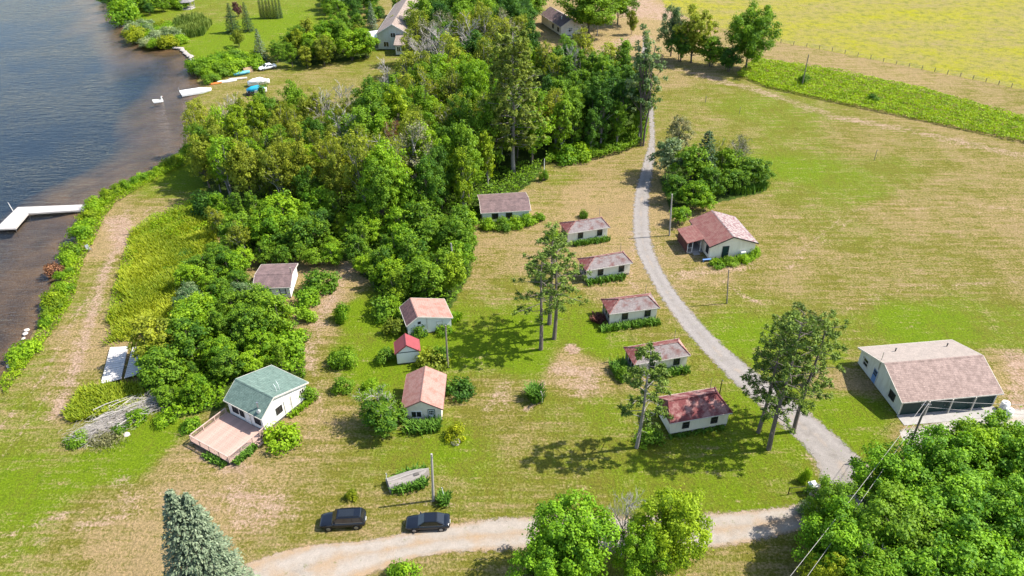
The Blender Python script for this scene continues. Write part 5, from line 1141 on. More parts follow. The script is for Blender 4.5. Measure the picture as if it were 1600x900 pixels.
# soil patches round the deck
# brush pile
bp = empty("brush_pile", G(165, 660)); tag(bp, "pile of dead grey branches heaped over green weeds", "brush pile"); mb = MB()
for k in range(2400):
    u_ = random.random(); t_ = random.random(); c0 = G(120 + 130 * u_, 688 - 62 * u_) - bp.location; c0 += Vector((random.gauss(0, .9), random.gauss(0, .9), abs(random.gauss(0, .5)))); d_ = Vector((random.gauss(.8, .5), random.gauss(.7, .5), random.gauss(0, .25))).normalized() * random.uniform(.4, 1.3)
    mb.tube(c0, c0 + d_, .02, .01, 3, False)
mb.build("twigs", M['dead_twig'], bp)
mb = MB()
for k in range(9): c0 = G(random.uniform(140, 215), random.uniform(640, 672)) - bp.location + Vector((0, 0, random.uniform(.2, .9))); mb.path([c0, c0 + Vector((random.uniform(1, 2), random.uniform(.5, 2), .3)), c0 + Vector((random.uniform(2.5, 5), random.uniform(1.5, 4), random.uniform(.2, .7)))], .09, .03, 5)
mb.build("limbs", M['dead_twig'], bp)
b2 = empty("brush_pile", G(164, 688)); tag(b2, "fan of pale cut conifer branches lying on the lawn below the brush pile", "brush pile"); n = 1500
Pp = np.stack([RNG.normal(0, 1.1, n), RNG.normal(0, .8, n), np.abs(RNG.normal(.2, .25, n))], -1); leaf = leaf_mesh("branches", Pp, RNG.normal(size=(n, 3)) * .5 + [0, 0, 1], RNG.uniform(.15, .5, n), RNG.random(n), .25, np.tile([.6, -.7, .1], (n, 1)) + RNG.normal(size=(n, 3)) * .4); link_mesh("branches", leaf, M['leaf_grey'], b2)

# ------------------------------------------------------------------ planting: single trees first, then the woods
for p_, lb, k, h_ in (((866, 530), "nearest of the three tall bare-trunked pines in the middle lawn", 'tallpine', 16.0), ((844, 546), "leftmost of the three tall bare-trunked pines in the middle lawn", 'tallpine', 15.5), ((859, 507), "farthest of the three tall bare-trunked pines in the middle lawn", 'tallpine', 16.5)):
    at(k, *p_, h_, lb, 'pine', 1.2)
at('lonepine', 995, 700, 15.8, "lone pine with grey trunk beside the mottled red roof cabin", 'pine', 1.0)
for p_, lb, k, h_ in (((1201, 701), "nearest trunk of the pine clump by the driveway", 'redpine0', 20.0), ((1185, 676), "leftmost pine of the clump by the driveway", 'redpine1', 18.0), ((1240, 674), "rightmost pine of the clump by the driveway", 'redpine2', 18.0), ((1213, 648), "farthest pine of the clump, beyond the driveway edge", 'redpine0', 17.0)):
    at(k, *p_, h_, lb, 'pine_dark' if h_ == 17.0 else 'pine', .95)
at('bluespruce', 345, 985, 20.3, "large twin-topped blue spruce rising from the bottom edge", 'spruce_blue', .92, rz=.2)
at('bigpine', 802, 270, 28.5, "biggest pine of the wood, with bare grey lower trunk", 'pine_light', 1.0)
at('poplar0', 1003, 228, 27.0, "tall silvery poplar at the top of the driveway", 'leaf_silver', .95)
for a in ((898, 798, 11, 'maple0', .95, "broad green maple at the bottom edge overlapping the lane", 'leaf_maple'), (850, 850, 8.5, 'maple1', .85, "lower maple left of the broad one at the bottom edge", 'leaf_maple'), (1060, 778, 11, 'maple2', .82, "yellow-green maple at the bottom edge right of the broad one", 'leaf_lime'), (1010, 830, 9, 'maple0', .75, "green maple below the bare twigs at the bottom edge", 'leaf_bright'),
          (1330, 808, 9.5, 'maple1', 1.0, "low maple at the left end of the corner thicket", 'leaf_maple'), (1312, 757, 8.5, 'maple0', .75, "maple of the corner thicket nearest the driveway mouth", 'leaf_mid'), (1415, 712, 10, 'maple2', 1.0, "maple of the corner thicket below the garage corner pole", 'leaf_maple'), (1490, 690, 10.5, 'maple0', 1.05, "maple of the corner thicket below the gravel yard", 'leaf_maple'),
          (1560, 660, 10.5, 'maple1', 1.0, "maple of the corner thicket nearest the white barrels", 'leaf_bright'), (1625, 675, 11, 'maple2', 1.1, "maple of the corner thicket cut by the right edge", 'leaf_maple'), (1420, 790, 10.5, 'maple0', 1.1, "maple in the middle of the corner thicket", 'leaf_mid'), (1510, 770, 11, 'maple1', 1.1, "large maple at the heart of the corner thicket", 'leaf_maple'),
          (1600, 770, 11, 'maple2', 1.1, "maple low on the right edge of the corner thicket", 'leaf_maple'), (1370, 865, 9.5, 'maple2', .95, "bright maple at the lower left of the corner thicket", 'leaf_bright'), (1470, 870, 10.5, 'maple0', 1.05, "maple along the bottom edge of the corner thicket", 'leaf_maple'), (1575, 870, 11, 'maple1', 1.1, "maple filling the bottom right corner", 'leaf_maple'), (1310, 880, 8, 'maple2', .75, "yellowish young maple at the bottom edge of the corner thicket", 'leaf_yellow')):
    top_at(a[3], a[0], a[1], a[2], a[5], a[6], a[4])
top_at('dead1', 985, 752, 12, "bare grey twiggy tree between the two bottom-edge maples", wide=.55); top_at('dead0', 1370, 850, 9, "bare twigs poking through the bottom of the corner thicket", wide=.5)
# right-hand clump and field edge
top_at('cedar0', 1108, 207, 11.2, "dark pointed cedar at the middle of the clump above the house", 'spruce_green', 1.25); top_at('sparse0', 1062, 178, 13.0, "pale sparse tree beside the driveway at the clump's left end", 'leaf_grey', .9); top_at('small0', 1085, 228, 8.8, "olive tree left of the dark cedar in the clump", 'leaf_mid', 1.1)
top_at('small1', 1140, 232, 7.7, "green lilac right of the dark cedar in the clump", 'leaf_mid', 1.1); top_at('halfdead0', 1160, 212, 9.4, "half-bare greyish tree at the back of the clump above the house", 'leaf_grey', 1.0); top_at('halfdead1', 1130, 215, 8.8, "half-bare twiggy tree behind the dark cedar", 'leaf_olive', .9)
top_at('small2', 1165, 245, 6.5, "rounded dark lilac toward the clump's right side", 'leaf_mid', 1.25); top_at('small0', 1188, 250, 6.1, "rounded dark lilac at the clump's right end", 'leaf_mid', 1.15); top_at('small1', 1150, 262, 5.4, "dark lilac at the clump's lower right skirt", 'leaf_mid', 1.3); top_at('small0', 1050, 215, 9.4, "silvery tree leaning over the driveway at the clump's left", 'leaf_silver', .9)
top_at('small2', 1062, 275, 5.9, "dark green shrubby tree on the driveway side of the clump", 'leaf_mid', 1.2); top_at('small1', 1090, 283, 5.9, "bright vine-covered bush just above the house roof", 'leaf_bright', 1.2); top_at('small2', 1118, 262, 6.5, "dark shrubby tree below the cedar in the clump", 'leaf_mid', 1.1); top_at('small1', 1065, 322, 3.8, "vine mound against the leaning pole by the house porch", 'leaf_bright', 1.3); top_at('small0', 1105, 302, 4.0, "vine mound touching the back of the house roof", 'leaf_bright', 1.2)
at('maple0', 1165, 108, 17.5, "big dark rounded maple at the end of the green hedge strip", 'leaf_mid', .92); at('willow0', 1080, 98, 17, "olive willow left of the big rounded maple in the field row", 'leaf_olive', .95); at('small1', 1110, 104, 9, "bushy tree in the field row between willow and maple", 'leaf_mid', 1.2); at('small0', 1062, 96, 9, "dark bush left of the willow in the field row", 'leaf_dark', 1.2); at('small2', 1138, 112, 7.5, "dark bush at the foot of the big rounded maple", 'leaf_dark', 1.2); at('broad1', 1048, 88, 15, "silvery tree behind the tall poplar in the field row", 'leaf_silver', .8)
at('maple1', 920, 56, 16.5, "big maple shading the small far house", 'leaf_mid', 1.35); at('broad0', 832, 40, 12, "leafy tree at the left gable of the small far house", 'leaf_mid', 1.1); at('broad2', 846, 16, 13, "leafy tree behind the roof of the small far house", 'leaf_dark', 1.2); at('maple2', 965, 38, 14, "maple at the top edge right of the white-topped pole", 'leaf_mid', 1.0); top_at('small1', 990, 14, 8, "slender shrub on the sandy yard at the top", 'leaf_olive', .5)
# far bay
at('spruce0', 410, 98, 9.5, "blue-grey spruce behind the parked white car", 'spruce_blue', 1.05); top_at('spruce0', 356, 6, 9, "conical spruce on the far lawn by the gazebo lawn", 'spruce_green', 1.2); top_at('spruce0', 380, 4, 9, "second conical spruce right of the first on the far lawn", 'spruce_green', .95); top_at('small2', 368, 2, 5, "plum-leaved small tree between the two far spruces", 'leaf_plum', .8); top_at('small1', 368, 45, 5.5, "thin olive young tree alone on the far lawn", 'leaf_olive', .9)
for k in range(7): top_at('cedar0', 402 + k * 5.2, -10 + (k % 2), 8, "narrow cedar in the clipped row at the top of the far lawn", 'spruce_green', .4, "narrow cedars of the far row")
top_at('spruce0', 578, 3, 10, "blue spruce beside the far house's white porch", 'spruce_blue', .9); top_at('broad2', 612, 22, 7, "small reddish-green tree in front of the far house porch", 'leaf_olive', .7); top_at('small2', 625, -12, 8, "leafy tree behind the far house roof edge", 'leaf_mid', 1.0)
top_at('willow0', 457, 42, 9, "yellowish weeping willow at the far lawn's edge", 'leaf_yellow', .9); top_at('willow0', 515, 22, 11, "feathery green tree below the white balcony house", 'leaf_bright', .9)
# dead and dying trees that stand out of the wood
for a in ((655, 312, 16, 'halfdead0', "big half-dead grey-twigged tree in front of the wood's middle", 'leaf_grey', 1.15), (552, 272, 15, 'dead0', "bare grey tree at the middle left of the wood", 'leaf_grey', 1.0), (508, 222, 13, 'dead1', "bare grey tree near the wood's upper left edge", 'leaf_grey', .9), (540, 205, 12, 'dead2', "second bare grey tree right of the upper left one", 'leaf_grey', .9), (370, 218, 12, 'dead1', "white-limbed bare tree at the lakeside edge of the wood", 'leaf_grey', .9),
          (620, 285, 14, 'halfdead1', "rusty-topped dying tree left of the big half-dead one", 'leaf_rust', .55), (690, 130, 17, 'dead2', "tall bare grey tree at the back of the wood", 'leaf_grey', .9), (735, 118, 17, 'dead0', "tall bare grey tree right of the back one in the wood", 'leaf_grey', .9), (662, 130, 13, 'dead2', "pale arching bare stems below the far house", 'leaf_grey', 1.0), (890, 155, 15, 'dead2', "white bare snag right of the biggest pine", 'leaf_grey', .6),
          (672, 105, 14, 'halfdead1', "grey half-bare tree at the back of the wood beside the far house", 'leaf_grey', 1.0), (760, 105, 16, 'halfdead0', "grey-green half-bare tree at the back of the wood", 'leaf_olive', 1.0), (612, 175, 14, 'dead1', "bare pale stems near the wood's back lawn", 'leaf_grey', .7), (700, 250, 13, 'halfdead1', "grey-green thin tree right of the big half-dead one", 'leaf_olive', 1.0)):
    o = at(a[3], a[0], a[1], a[2], a[4], a[5], a[6]); TAKEN += [(o.location.x, o.location.y, 2.0), (o.location.x, o.location.y - 4, 3.5), (o.location.x, o.location.y - 8, 2.0)]
TAKEN += [(G(802, 270).x, G(802, 270).y, 6), (G(802, 270).x - 1, G(802, 270).y - 5, 5)]
for hx, hy, r_ in ((868, 60, 12), (868, 75, 12), (868, 95, 11), (870, 112, 9), (870, 126, 7), (845, 105, 7), (882, 55, 8), (625, 60, 8), (620, 80, 7), (612, 100, 5)): TAKEN.append((G(hx, hy).x, G(hx, hy).y, r_))
for px, py, h_, k, lb in ((395, 225, 12, 'birch1', "leaning pale-stemmed birch over the lakeside wood"), (372, 355, 8, 'birch0', "leaning white-stemmed birch beside the tall yellow grass"), (430, 245, 12, 'birch0', "yellowish feathery birch left of the wood's middle"), (345, 330, 7, 'birch1', "second leaning birch beside the tall yellow grass")):
    o = top_at(k, px, py - 10, h_, lb, 'leaf_olive', 1.0, rz=.3); TAKEN.append((o.location.x, o.location.y, 2.5))
# trees around the cottages
top_at('halfdead1', 585, 603, 6.2, "half-bare wide tree left of the pink-roofed cottage", 'leaf_mid', 1.5); top_at('small1', 595, 628, 5.0, "green bushy tree under the half-bare one by the pink-roofed cottage", 'leaf_mid', 1.35); top_at('small0', 225, 500, 8, "thin-leaved tree hanging over the dock sections", 'leaf_olive', 1.05); top_at('small2', 250, 545, 6, "bushy tree right of the dock sections", 'leaf_mid', 1.1); top_at('bigshrub0', 322, 295, 5.5, "rounded dark willow bush at the end of the sandy shore lawn", 'leaf_dark', .8)
OV = (('small', 3, 'leaf_mid', 4, 'young green tree'),)
scatter([(300, 262), (330, 305), (420, 330), (530, 330), (570, 230), (540, 200), (450, 212), (390, 216), (320, 232)], 3.5, (10, 14.5), (('broad', 4, 'leaf_olive', 4, 'olive-green leafy tree'), ('upright', 2, 'leaf_lime', 2, 'upright light green tree'), ('sparse', 3, 'leaf_olive', 4, 'thin olive tree'), ('birch', 2, 'leaf_olive', 2, 'pale-stemmed birch'), ('broad', 4, 'leaf_mid', 3, 'mid-green leafy tree'), ('sparse', 3, 'leaf_bright', 1, 'bright thin-leaved tree')), "TREE in the lakeside part of the wood", "trees of the lakeside wood", (.68, .92))
scatter([(570, 240), (530, 335), (600, 365), (735, 335), (770, 295), (830, 272), (840, 215), (780, 165), (700, 150), (640, 165), (600, 190)], 3.7, (11, 18), (('broad', 4, 'leaf_mid', 5, 'mid-green leafy tree'), ('halfdead', 2, 'leaf_olive', 1.5, 'grey-twigged thin tree'), ('upright', 2, 'leaf_lime', 2, 'upright light green tree'), ('broad', 4, 'leaf_dark', 1.5, 'dark leafy tree'), ('upright', 2, 'leaf_mid', 2, 'upright green tree'), ('sparse', 3, 'leaf_olive', 3, 'thin olive tree'), ('broad', 4, 'leaf_bright', 2, 'bright leafy tree')), "TREE in the dense middle of the wood", "trees of the middle wood", (.66, .92))
scatter([(850, 250), (930, 244), (998, 222), (1000, 160), (940, 140), (860, 150)], 3.4, (11, 16), (('upright', 2, 'leaf_mid', 5, 'upright green tree'), ('upright', 2, 'leaf_dark', 3, 'dark upright tree'), ('sparse', 3, 'leaf_olive', 1, 'thin olive tree')), "TREE in the wood beside the upper driveway", "trees by the upper driveway", (.8, 1.05))
scatter([(640, 140), (650, 100), (800, 78), (850, 95), (930, 125), (860, 145), (780, 160), (700, 145)], 5.0, (12, 17), (('broad', 4, 'leaf_mid', 4, 'mid-green leafy tree'), ('sparse', 3, 'leaf_olive', 3, 'thin olive tree'), ('broad', 4, 'leaf_dark', 2, 'dark leafy tree'), ('halfdead', 2, 'leaf_grey', 1, 'grey half-bare tree')), "TREE along the back of the wood", "trees at the back of the wood", (.7, .95))
scatter([(640, 60), (700, 30), (830, 20), (845, 55), (800, 75), (700, 80)], 6.0, (12, 16), (('broad', 4, 'leaf_mid', 4, 'mid-green leafy tree'), ('broad', 4, 'leaf_dark', 2, 'dark leafy tree'), ('sparse', 3, 'leaf_grey', 1, 'grey thin-leaved tree')), "TREE between the two far houses", "trees between the far houses")
scatter([(345, 335), (352, 400), (480, 398), (555, 402), (575, 440), (615, 495), (640, 470), (700, 470), (732, 425), (742, 365), (600, 375), (530, 350), (430, 340)], 3.0, (3.2, 8.2), (('small', 3, 'leaf_mid', 5, 'mid-green bushy young tree'), ('upright', 2, 'leaf_mid', 2, 'slender young tree'), ('small', 3, 'leaf_lime', 2, 'light green bushy young tree'), ('small', 3, 'leaf_bright', 5, 'bright green bushy young tree'), ('small', 3, 'leaf_dark', 2, 'dark bushy young tree')), "TREE in the thicket along the wood's front", "young trees of the front thicket", (.85, 1.2))
scatter([(300, 440), (330, 425), (352, 405), (392, 412), (388, 440), (385, 475), (330, 485), (300, 500)], 2.9, (3.2, 5.2), (('small', 3, 'leaf_mid', 4, 'mid-green bushy young tree'), ('small', 3, 'leaf_silver', 2, 'silvery bushy young tree'), ('small', 3, 'leaf_bright', 4, 'bright green bushy young tree')), "TREE left of the brown-roofed cottage", "young trees left of the brown-roofed cottage", (1.0, 1.3))
scatter([(395, 402), (520, 400), (530, 412), (500, 425), (470, 420), (400, 418)], 2.9, (3.0, 4.4), (('small', 3, 'leaf_mid', 3, 'mid-green bushy young tree'), ('small', 3, 'leaf_bright', 4, 'bright green bushy young tree')), "TREE behind the brown-roofed cottage", "young trees behind the brown-roofed cottage", (1.0, 1.3))
scatter([(225, 600), (262, 650), (340, 628), (352, 600), (410, 578), (455, 572), (472, 545), (440, 505), (390, 482), (330, 482), (290, 530), (230, 565)], 2.9, (3.0, 7.4), (('small', 3, 'leaf_bright', 5, 'bright green bushy young tree'), ('upright', 2, 'leaf_mid', 1.5, 'slender young tree'), ('small', 3, 'leaf_mid', 4, 'mid-green bushy young tree'), ('bigshrub', 2, 'leaf_bright', 2, 'bright broad bush')), "TREE in the thicket behind the green-roofed cottage", "young trees behind the green-roofed cottage", (1.0, 1.3))
scatter([(432, 100), (470, 108), (585, 92), (570, 66), (480, 70)], 4.5, (6.5, 10), (('broad', 4, 'leaf_mid', 3, 'mid-green leafy tree'), ('willow', 1, 'leaf_olive', 3, 'feathery olive tree'), ('small', 3, 'leaf_bright', 2, 'bright bushy tree')), "TREE in the grove behind the far lawn with boats", "grove behind the far lawn")
scatter([(305, 108), (320, 130), (365, 118), (395, 108), (405, 100), (370, 92), (330, 96)], 3.2, (2.6, 4.2), (('bigshrub', 2, 'leaf_bright', 3, 'bright green broad shrub'), ('bigshrub', 2, 'leaf_mid', 2, 'mid-green broad shrub')), "TREE in the shrubbery at the small far bay", "shrubbery at the far bay", (1.0, 1.3))
scatter([(205, 58), (232, 73), (262, 76), (282, 68), (275, 48), (235, 42), (212, 42)], 3.2, (2.6, 4.4), (('bigshrub', 2, 'leaf_bright', 3, 'bright green broad shrub'), ('bigshrub', 2, 'leaf_silver', 2, 'silvery broad shrub'), ('bigshrub', 2, 'leaf_yellow', 1, 'yellowish broad shrub')), "TREE on the rounded far point of the shore", "shrubs of the far point", (1.0, 1.3))
scatter([(172, 0), (190, 36), (230, 26), (285, 12), (300, -30), (160, -30)], 5.0, (4, 8), (('small', 3, 'leaf_mid', 3, 'mid-green bushy tree'), ('bigshrub', 2, 'leaf_bright', 2, 'bright green broad shrub'), ('small', 3, 'leaf_dark', 2, 'dark bushy tree')), "TREE at the top left shore", "bushes at the top left shore", (1.0, 1.4))
scatter([(500, 20), (560, 55), (600, 40), (590, 0), (540, -5)], 5.0, (5, 8), (('small', 3, 'leaf_mid', 3, 'mid-green bushy tree'), ('small', 3, 'leaf_dark', 2, 'dark bushy tree')), "TREE between the balcony house and blue spruce", "bushes by the balcony house")
for px, py, h_, lf, lb in ((838, 118, 9, 'leaf_lime', "light green tree below the small far house, left"), (866, 122, 8.5, 'leaf_bright', "light green tree below the small far house, middle"), (893, 118, 8, 'leaf_mid', "green tree below the small far house, right")): at(f"small{px % 3}", px, py, h_, lb, lf, .9)
# bushes along the near shore
for i in range(46):
    t = i / 45; pts = [(2, 598), (30, 562), (60, 522), (78, 488), (92, 455), (102, 425), (112, 402), (127, 375), (138, 345), (152, 325), (172, 306), (215, 285), (252, 264), (285, 248), (300, 232)]
    u_ = t * (len(pts) - 1); k = min(int(u_), len(pts) - 2); f = u_ - k; x = pts[k][0] * (1-f) + pts[k+1][0] * f; y = pts[k][1] * (1-f) + pts[k+1][1] * f
    if i < 26 and random.random() < .22: continue
    lf, nm = random.choice((('leaf_lime', 'yellowish green'), ('leaf_bright', 'bright green'), ('leaf_bright', 'bright green'), ('leaf_mid', 'mid-green')))
    q = G(x, y); plant(f"shrub{random.randrange(4)}", (q.x + random.uniform(-.5, .5), q.y + random.uniform(-.4, .4), -.1), random.uniform(1.0, 2.7) * (1.25 if 18 < i < 26 else 1.0), beside(f"{nm} lakeshore bush", q.x, q.y), lf, random.uniform(.75, 1.3), "bushes along the near lakeshore")
at('shrub1', 86, 426, 2.4, "rust-tinged bush on the near lakeshore", 'leaf_rust', .8)
for px, py, h_, w_, lf, lb in ((865, 376, 2.3, .9, 'leaf_bright', "round bush at the corner of the farthest hip-roofed cabin"), (911, 340, 2.1, .5, 'leaf_mid', "small upright bush behind the farthest hip-roofed cabin"), (535, 500, 3.2, .55, 'leaf_bright', "upright oval bush on the lush lawn by the footpath"), (538, 566, 3.4, .75, 'leaf_mid', "big leafy bush on the lush lawn, middle of three by the path"), (536, 610, 2.2, .8, 'leaf_mid', "low round bush on the lawn, nearest the lane of three by the path"),
                              (580, 607, 1.7, .9, 'leaf_bright', "low ragged bush left of the pink roof"), (603, 563, 2.2, .85, 'leaf_mid', "bush just left of the red-roofed shed"), (718, 616, 2.9, .85, 'leaf_dark', "dense round bush right of the pink-roofed cottage"), (713, 684, 2.2, .75, 'leaf_yellow', "yellowish bush in front of the white door"), (550, 778, 1.4, .7, 'leaf_yellow', "small yellow-green bush above the black SUV"), (440, 692, 3.0, .95, 'leaf_bright', "bright bush at the corner of the deck and green-roofed cottage"),
                              (480, 622, 2.3, .8, 'leaf_mid', "bush at the far end of the green-roofed cottage"), (675, 572, 3.2, .9, 'leaf_olive', "wide olive bush between the shed and utility pole"), (690, 562, 2.4, .8, 'leaf_mid', "bush at the foot of the utility pole by the shed"), (655, 524, 2.0, .9, 'leaf_mid', "bush hiding the gable wall of the saltbox cabin"), (693, 520, 1.8, .9, 'leaf_bright', "bush along the saltbox cabin's long wall"), (592, 655, 2.2, 1.0, 'leaf_bright', "leafy bush under the half-bare tree"), (626, 655, 2.0, .8, 'leaf_olive', "bush at the left corner of the pink-roofed cottage"),
                              (605, 492, 3.4, 1.0, 'leaf_mid', "leafy bush left of the saltbox cabin"), (620, 520, 2.6, .9, 'leaf_olive', "pale leafy bush left of the red shed's roof"), (1257, 752, 2.4, .35, 'leaf_bright', "tall narrow plant behind the white gate pillar"), (1120, 416, 1.4, 1.15, 'leaf_bright', "low leafy bush below the house's front wall, left"), (1142, 412, 1.4, 1.15, 'leaf_mid', "low leafy bush below the house's green door"), (1166, 407, 1.6, 1.05, 'leaf_bright', "leafy bush beside the house's white air conditioner"), (1178, 398, 1.7, .9, 'leaf_bright', "leafy bush at the right corner of the house"),
                              (765, 356, 2.3, .85, 'leaf_bright', "vine mound at the left of the long cottage's front"), (785, 357, 2.5, .85, 'leaf_mid', "vine mound at the middle left of the long cottage's front"), (805, 354, 2.4, .85, 'leaf_bright', "vine mound at the middle right of the long cottage's front"), (826, 349, 2.3, .85, 'leaf_bright', "vine mound beyond the right end of the long cottage"), (842, 345, 1.8, .85, 'leaf_bright', "lowest vine mound at the lawn beside the long cottage"), (1255, 130, 2.6, .9, 'leaf_mid', "darker bush at the foot of the hedge-strip pole"), (1365, 158, 2.2, .9, 'leaf_mid', "darker bush in the bright hedge strip"),
                              (635, 905, 2.2, 1.0, 'leaf_bright', "bright bush rising from the bottom edge below the sedan"), (480, 476, 2.8, 1.0, 'leaf_bright', "broad bush right of the brown-roofed cottage"), (500, 452, 3.4, 1.1, 'leaf_mid', "leafy bush at the footpath by the brown-roofed cottage"), (425, 484, 1.3, 1.3, 'leaf_bright', "bush below the brown-roofed cottage's door"), (445, 492, 1.6, 1.2, 'leaf_yellow', "yellowish bush below the brown-roofed cottage's window"), (480, 500, 2.2, .9, 'leaf_bright', "bush at the bend of the footpath"), (392, 492, 1.6, 1.2, 'leaf_bright', "bush below the brown-roofed cottage's little deck"),
                              (850, 282, 2.6, .5, 'leaf_mid', "upright bush at the foot of the white marker pole"), (885, 250, 4.0, 1.0, 'leaf_bright', "broad bright bush at the wood's edge above the dry lawn"), (905, 247, 4.0, .9, 'leaf_bright', "second bright bush right of the first at the wood's edge"), (1030, 580, 1.8, .8, 'leaf_mid', "bush against the fourth cabin's left front"), (975, 590, 1.9, .9, 'leaf_mid', "bush at the fourth cabin's porch corner"), (1012, 690, 1.9, 1.1, 'leaf_mid', "bush in the shade between the lone pine and red roof cabin"),
                              (120, 690, 1.6, 1.1, 'leaf_mid', "green weed mound at the left end of the brush pile"), (215, 655, 1.5, 1.2, 'leaf_bright', "green weed mound behind the brush pile"), (260, 660, 1.6, 1.1, 'leaf_bright', "leafy mound right of the brush pile"), (190, 672, 1.2, 1.1, 'leaf_mid', "green weed mound at the middle of the brush pile"), (300, 668, 1.7, 1.0, 'leaf_bright', "leafy mound at the corner of the deck railing"), (1265, 800, 1.6, 1.0, 'leaf_silver', "pale shrub at the junction of lane and driveway")):
    at(f"shrub{random.randrange(4)}", px, py, h_, lb, lf, w_ * 1.05)
# strap-leaf beds
def cab_line(c, x0, x1, y): return [c.matrix_basis @ Vector((x0, y, 0)), c.matrix_basis @ Vector((x1, y, 0))]
blades("plant_bed", cab_line(cabins[0], 1.2, 8.0, -.35), 1.0, .95, 420, "row of green plants along the farthest hip-roofed cabin's front")
blades("plant_bed", cab_line(cabins[1], .2, 6.8, -.35), 1.1, .95, 420, "row of green plants along the second hip-roofed cabin's front")
blades("plant_bed", cab_line(cabins[2], -1.3, 8.0, -.5), 1.1, 1.0, 560, "row of green plants along the third hip-roofed cabin's front")
blades("plant_bed", cab_line(cabins[3], 2.8, 8.2, -.4), 1.0, 1.0, 380, "row of green plants along the fourth hip-roofed cabin's front")
blades("plant_bed", cab_line(cabins[3], -2.2, -.2, 1.8), 2.4, 1.3, 420, "thick green plants beside the fourth hip-roofed cabin's porch")
blades("plant_bed", cab_line(cabins[4], .2, 7.8, -.1), .7, .5, 240, "thin weeds along the mottled red roof cabin's footings")
blades("plant_bed", [G(637, 668), G(655, 673), G(688, 668)], 1.5, 1.2, 620, "lush strap-leaved bed below the pink-roofed cottage's window")
blades("plant_bed", [G(612, 768), G(640, 766), G(668, 756)], .8, 1.0, 420, "strap leaves along the near side of the old boat")
blades("plant_bed", [G(612, 752), G(640, 742), G(666, 735)], .7, .9, 300, "strap leaves along the far side of the old boat")
blades("plant_bed", [G(685, 784), G(702, 783)], 1.1, 1.1, 320, "strap-leaf clump at the foot of the utility pole by the sedan")
blades("plant_bed", [G(828, 625), G(844, 620)], 1.7, 1.9, 520, "round strap-leaved island bed with driftwood log on the middle lawn")
blades("plant_bed", [deck.matrix_basis @ Vector((DX0 + .5, -.5, 0)), deck.matrix_basis @ Vector((DX1 - 2.2, -.5, 0))], .7, .8, 360, "green plants along the lawn side of the deck")
blades("plant_bed", [deck.matrix_basis @ Vector((DX0 - .5, .3, 0)), deck.matrix_basis @ Vector((DX0 - .4, 3.8, 0))], .7, .7, 220, "green plants below the front railing of the deck")
blades("plant_bed", [gcot.matrix_basis @ Vector((1.5, -.4, 0)), gcot.matrix_basis @ Vector((5.5, -.4, 0))], .7, .7, 200, "weeds along the green-roofed cottage's side wall", 'leaf_bright')
blades("plant_bed", [G(690, 508), G(712, 502), G(716, 495)], 1.0, 1.2, 300, "tall weeds along the saltbox cabin's right end", 'leaf_bright')
blades("plant_bed", [G(1140, 300), G(1165, 302), G(1198, 292)], 1.6, 1.8, 500, "tall green weeds along the skirt of the clump above the house", 'blade')
blades("plant_bed", [G(940, 495), G(930, 505)], 1.6, .9, 240, "dead greyish brush beside the third hip-roofed cabin's porch", 'leaf_plum')
blades("plant_bed", [G(1115, 411), G(1145, 410), G(1178, 402)], 1.0, .8, 420, "leafy weeds along the front wall of the reddish-roofed house", 'leaf_bright')
lg = empty("driftwood_log", G(846, 628)); tag(lg, "pale driftwood log standing in the round island bed", "log"); MB().path([(0, 0, 0), (.1, .1, .9), (-.1, .2, 1.7)], .14, .07, 7).build("stem", M['bark_pale'], lg); MB().path([(.08, .08, .8), (.4, .1, 1.3)], .06, .03, 5).build("branch", M['bark_pale'], lg)
# uncountable growth
def fill(poly, n):
    W = np.array([G(x, y)[:2] for x, y in poly]); lo, hi = W.min(0), W.max(0); out = np.zeros((0, 2))
    while len(out) < n:
        p = RNG.uniform(lo, hi, (n * 2, 2)); out = np.vstack([out, p[inside(W, p[:, 0], p[:, 1])]])
    return out[:n]
def grass_stuff(name, poly, n, h, w, mat, label, clump=1.0, lean=.35, feather=0):
    p = fill(poly, n)
    if feather:
        W = np.array([G(x, y)[:2] for x, y in poly + poly[:1]]); dd = dist_line(W, p[:, 0], p[:, 1]); keep = RNG.random(n) < np.clip(dd / feather + .5 * np.sin(p[:, 0] * .9) * np.cos(p[:, 1] * .8), .04, 1); p = p[keep]; n = len(p)
    a = RNG.uniform(0, 2*np.pi, n); hh = h * RNG.uniform(.55, 1.2, n) * (1 + .35 * np.sin(p[:, 0] * .8 + np.sin(p[:, 1] * .5) * 2) * clump)
    o = np.stack([np.cos(a), np.sin(a), 0*a], -1); s = np.stack([-np.sin(a), np.cos(a), 0*a], -1) * (w * RNG.uniform(.6, 1.4, n))[:, None]; b = np.stack([p[:, 0], p[:, 1], 0*a], -1)
    top = b + o * (hh * lean)[:, None] + np.array([0, 0, 1]) * hh[:, None]
    V = np.stack([b - s, b + s, top + s * .5, top - s * .5], 1); t = .5 + .22 * np.sin(p[:, 0] * .35 + 1.7 * np.sin(p[:, 1] * .22)) + RNG.normal(0, .2, n)
    ob = link_mesh(name, np_mesh(name, V.reshape(-1, 3), np.arange(n*4).reshape(n, 4), {"tint": ('POINT', np.repeat(np.clip(t, 0, 1), 4))}), M[mat]); return tag(ob, label, None, None, 'stuff')
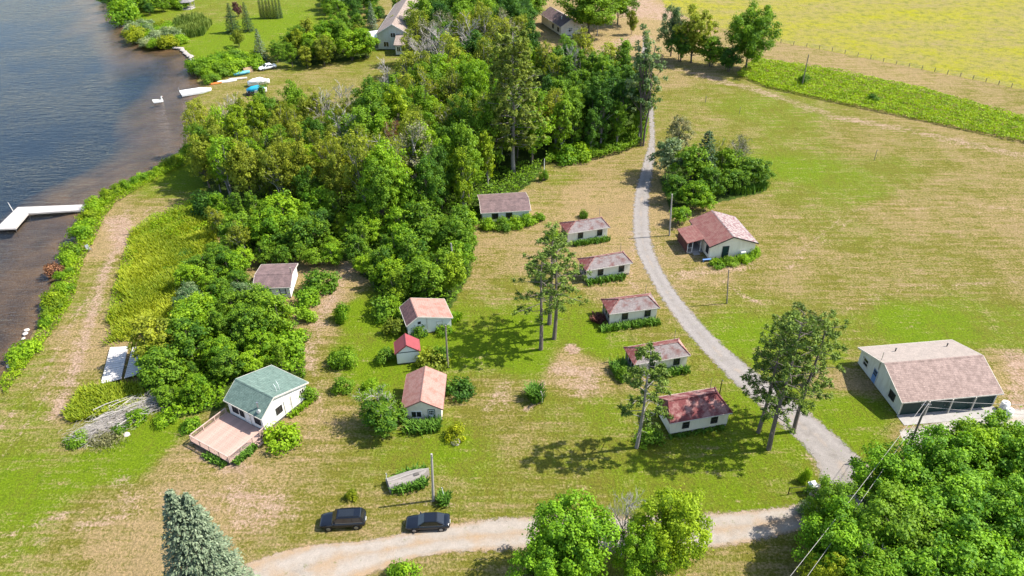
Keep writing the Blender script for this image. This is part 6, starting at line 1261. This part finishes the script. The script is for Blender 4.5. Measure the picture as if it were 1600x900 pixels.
def leaf_stuff(name, poly, n, h, size, mat, label):
    p = fill(poly, n); top = h * (.75 + .25 * np.sin(p[:, 0] * 1.3 + 1.5 * np.sin(p[:, 1] * 1.1)) * np.cos(p[:, 1] * .9)); z = top * RNG.random(n) ** .35
    P = np.stack([p[:, 0], p[:, 1], z], -1); ob = link_mesh(name, leaf_mesh(name, P, RNG.normal(size=(n, 3)) * .6 + [0, 0, .8], size * RNG.uniform(.6, 1.4, n), .5 + RNG.normal(0, .22, n) + .18 * np.sin(p[:, 0] * .7) * np.sin(p[:, 1] * .8)), M[mat]); return tag(ob, label, None, None, 'stuff')
TG = [(205, 360), (185, 440), (165, 520), (160, 545), (205, 535), (260, 520), (315, 470), (345, 420), (345, 370), (325, 325), (270, 330), (238, 345)]
grass_stuff("tall_grass", TG, 34000, .95, .07, 'tall_grass', "tall yellow-green grass between the shore track and the wood", .6, .8, 2.5)
leaf_stuff("weeds", [(240, 335), (205, 362), (192, 410), (178, 455), (168, 500), (180, 505), (196, 450), (215, 400), (250, 365)], 3500, .8, .24, 'hedge_low', "bright green weeds along the shore-track edge of the tall grass")
leaf_stuff("weeds", [(270, 395), (320, 385), (335, 400), (315, 425), (255, 425)], 2600, .9, .26, 'blade', "darker green weed patch within the tall grass")
leaf_stuff("weeds", [(240, 342), (300, 315), (335, 330), (330, 360), (280, 375), (235, 370)], 5000, 1.2, .3, 'hedge_low', "bright green weeds at the top of the tall grass")
grass_stuff("tall_grass", [(125, 610), (215, 600), (235, 640), (110, 660), (105, 645)], 5000, .7, .08, 'tall_grass', "yellow-green rough grass around the dock sections", .5, .9)
leaf_stuff("hedge_strip", [(1150, 118), (1180, 93), (1300, 110), (1450, 142), (1600, 185), (1720, 220), (1720, 262), (1600, 224), (1450, 192), (1300, 160), (1200, 138)], 46000, 1.1, .38, 'hedge_low', "bright yellow-green leafy strip along the field track")
leaf_stuff("undergrowth", [(345, 335), (352, 402), (480, 402), (560, 408), (580, 450), (622, 510), (700, 490), (738, 430), (748, 345), (838, 282), (850, 255), (600, 300), (420, 300)], 16000, 1.7, .45, 'leaf_mid', "leafy undergrowth along the front of the wood")
leaf_stuff("undergrowth", [(850, 262), (880, 252), (935, 250), (975, 240), (1008, 226), (1012, 205), (1000, 196), (930, 225), (860, 235)], 9000, 2.2, .4, 'leaf_mid', "leafy undergrowth at the foot of the wood by the upper dry lawn")
leaf_stuff("undergrowth", [(222, 605), (262, 658), (345, 640), (360, 600), (420, 575), (478, 592), (478, 540), (440, 500), (390, 478), (330, 478), (290, 530)], 8000, 1.3, .4, 'leaf_bright', "leafy undergrowth behind the green-roofed cottage")
leaf_stuff("shore_weeds", [(0, 600), (30, 562), (62, 520), (80, 485), (95, 450), (104, 420), (114, 398), (128, 372), (136, 348), (150, 326), (172, 306), (215, 284), (252, 263), (288, 248), (296, 256), (255, 275), (220, 294), (182, 318), (166, 340), (152, 372), (136, 400), (126, 430), (116, 470), (92, 510), (52, 560), (10, 620)], 7500, .8, .3, 'hedge_low', "low green weeds and grass lining the near lakeshore")
grass_stuff("reeds", [(262, 52), (285, 62), (318, 56), (332, 38), (310, 28), (280, 34)], 5000, 2.0, .14, 'reed', "pale reeds behind the far point shrubs", .5, .15)
grass_stuff("reeds", [(528, 76), (575, 72), (580, 58), (545, 55), (520, 66)], 3000, 2.4, .16, 'reed', "blue-green reeds at the far lawn's edge", .3, .15)
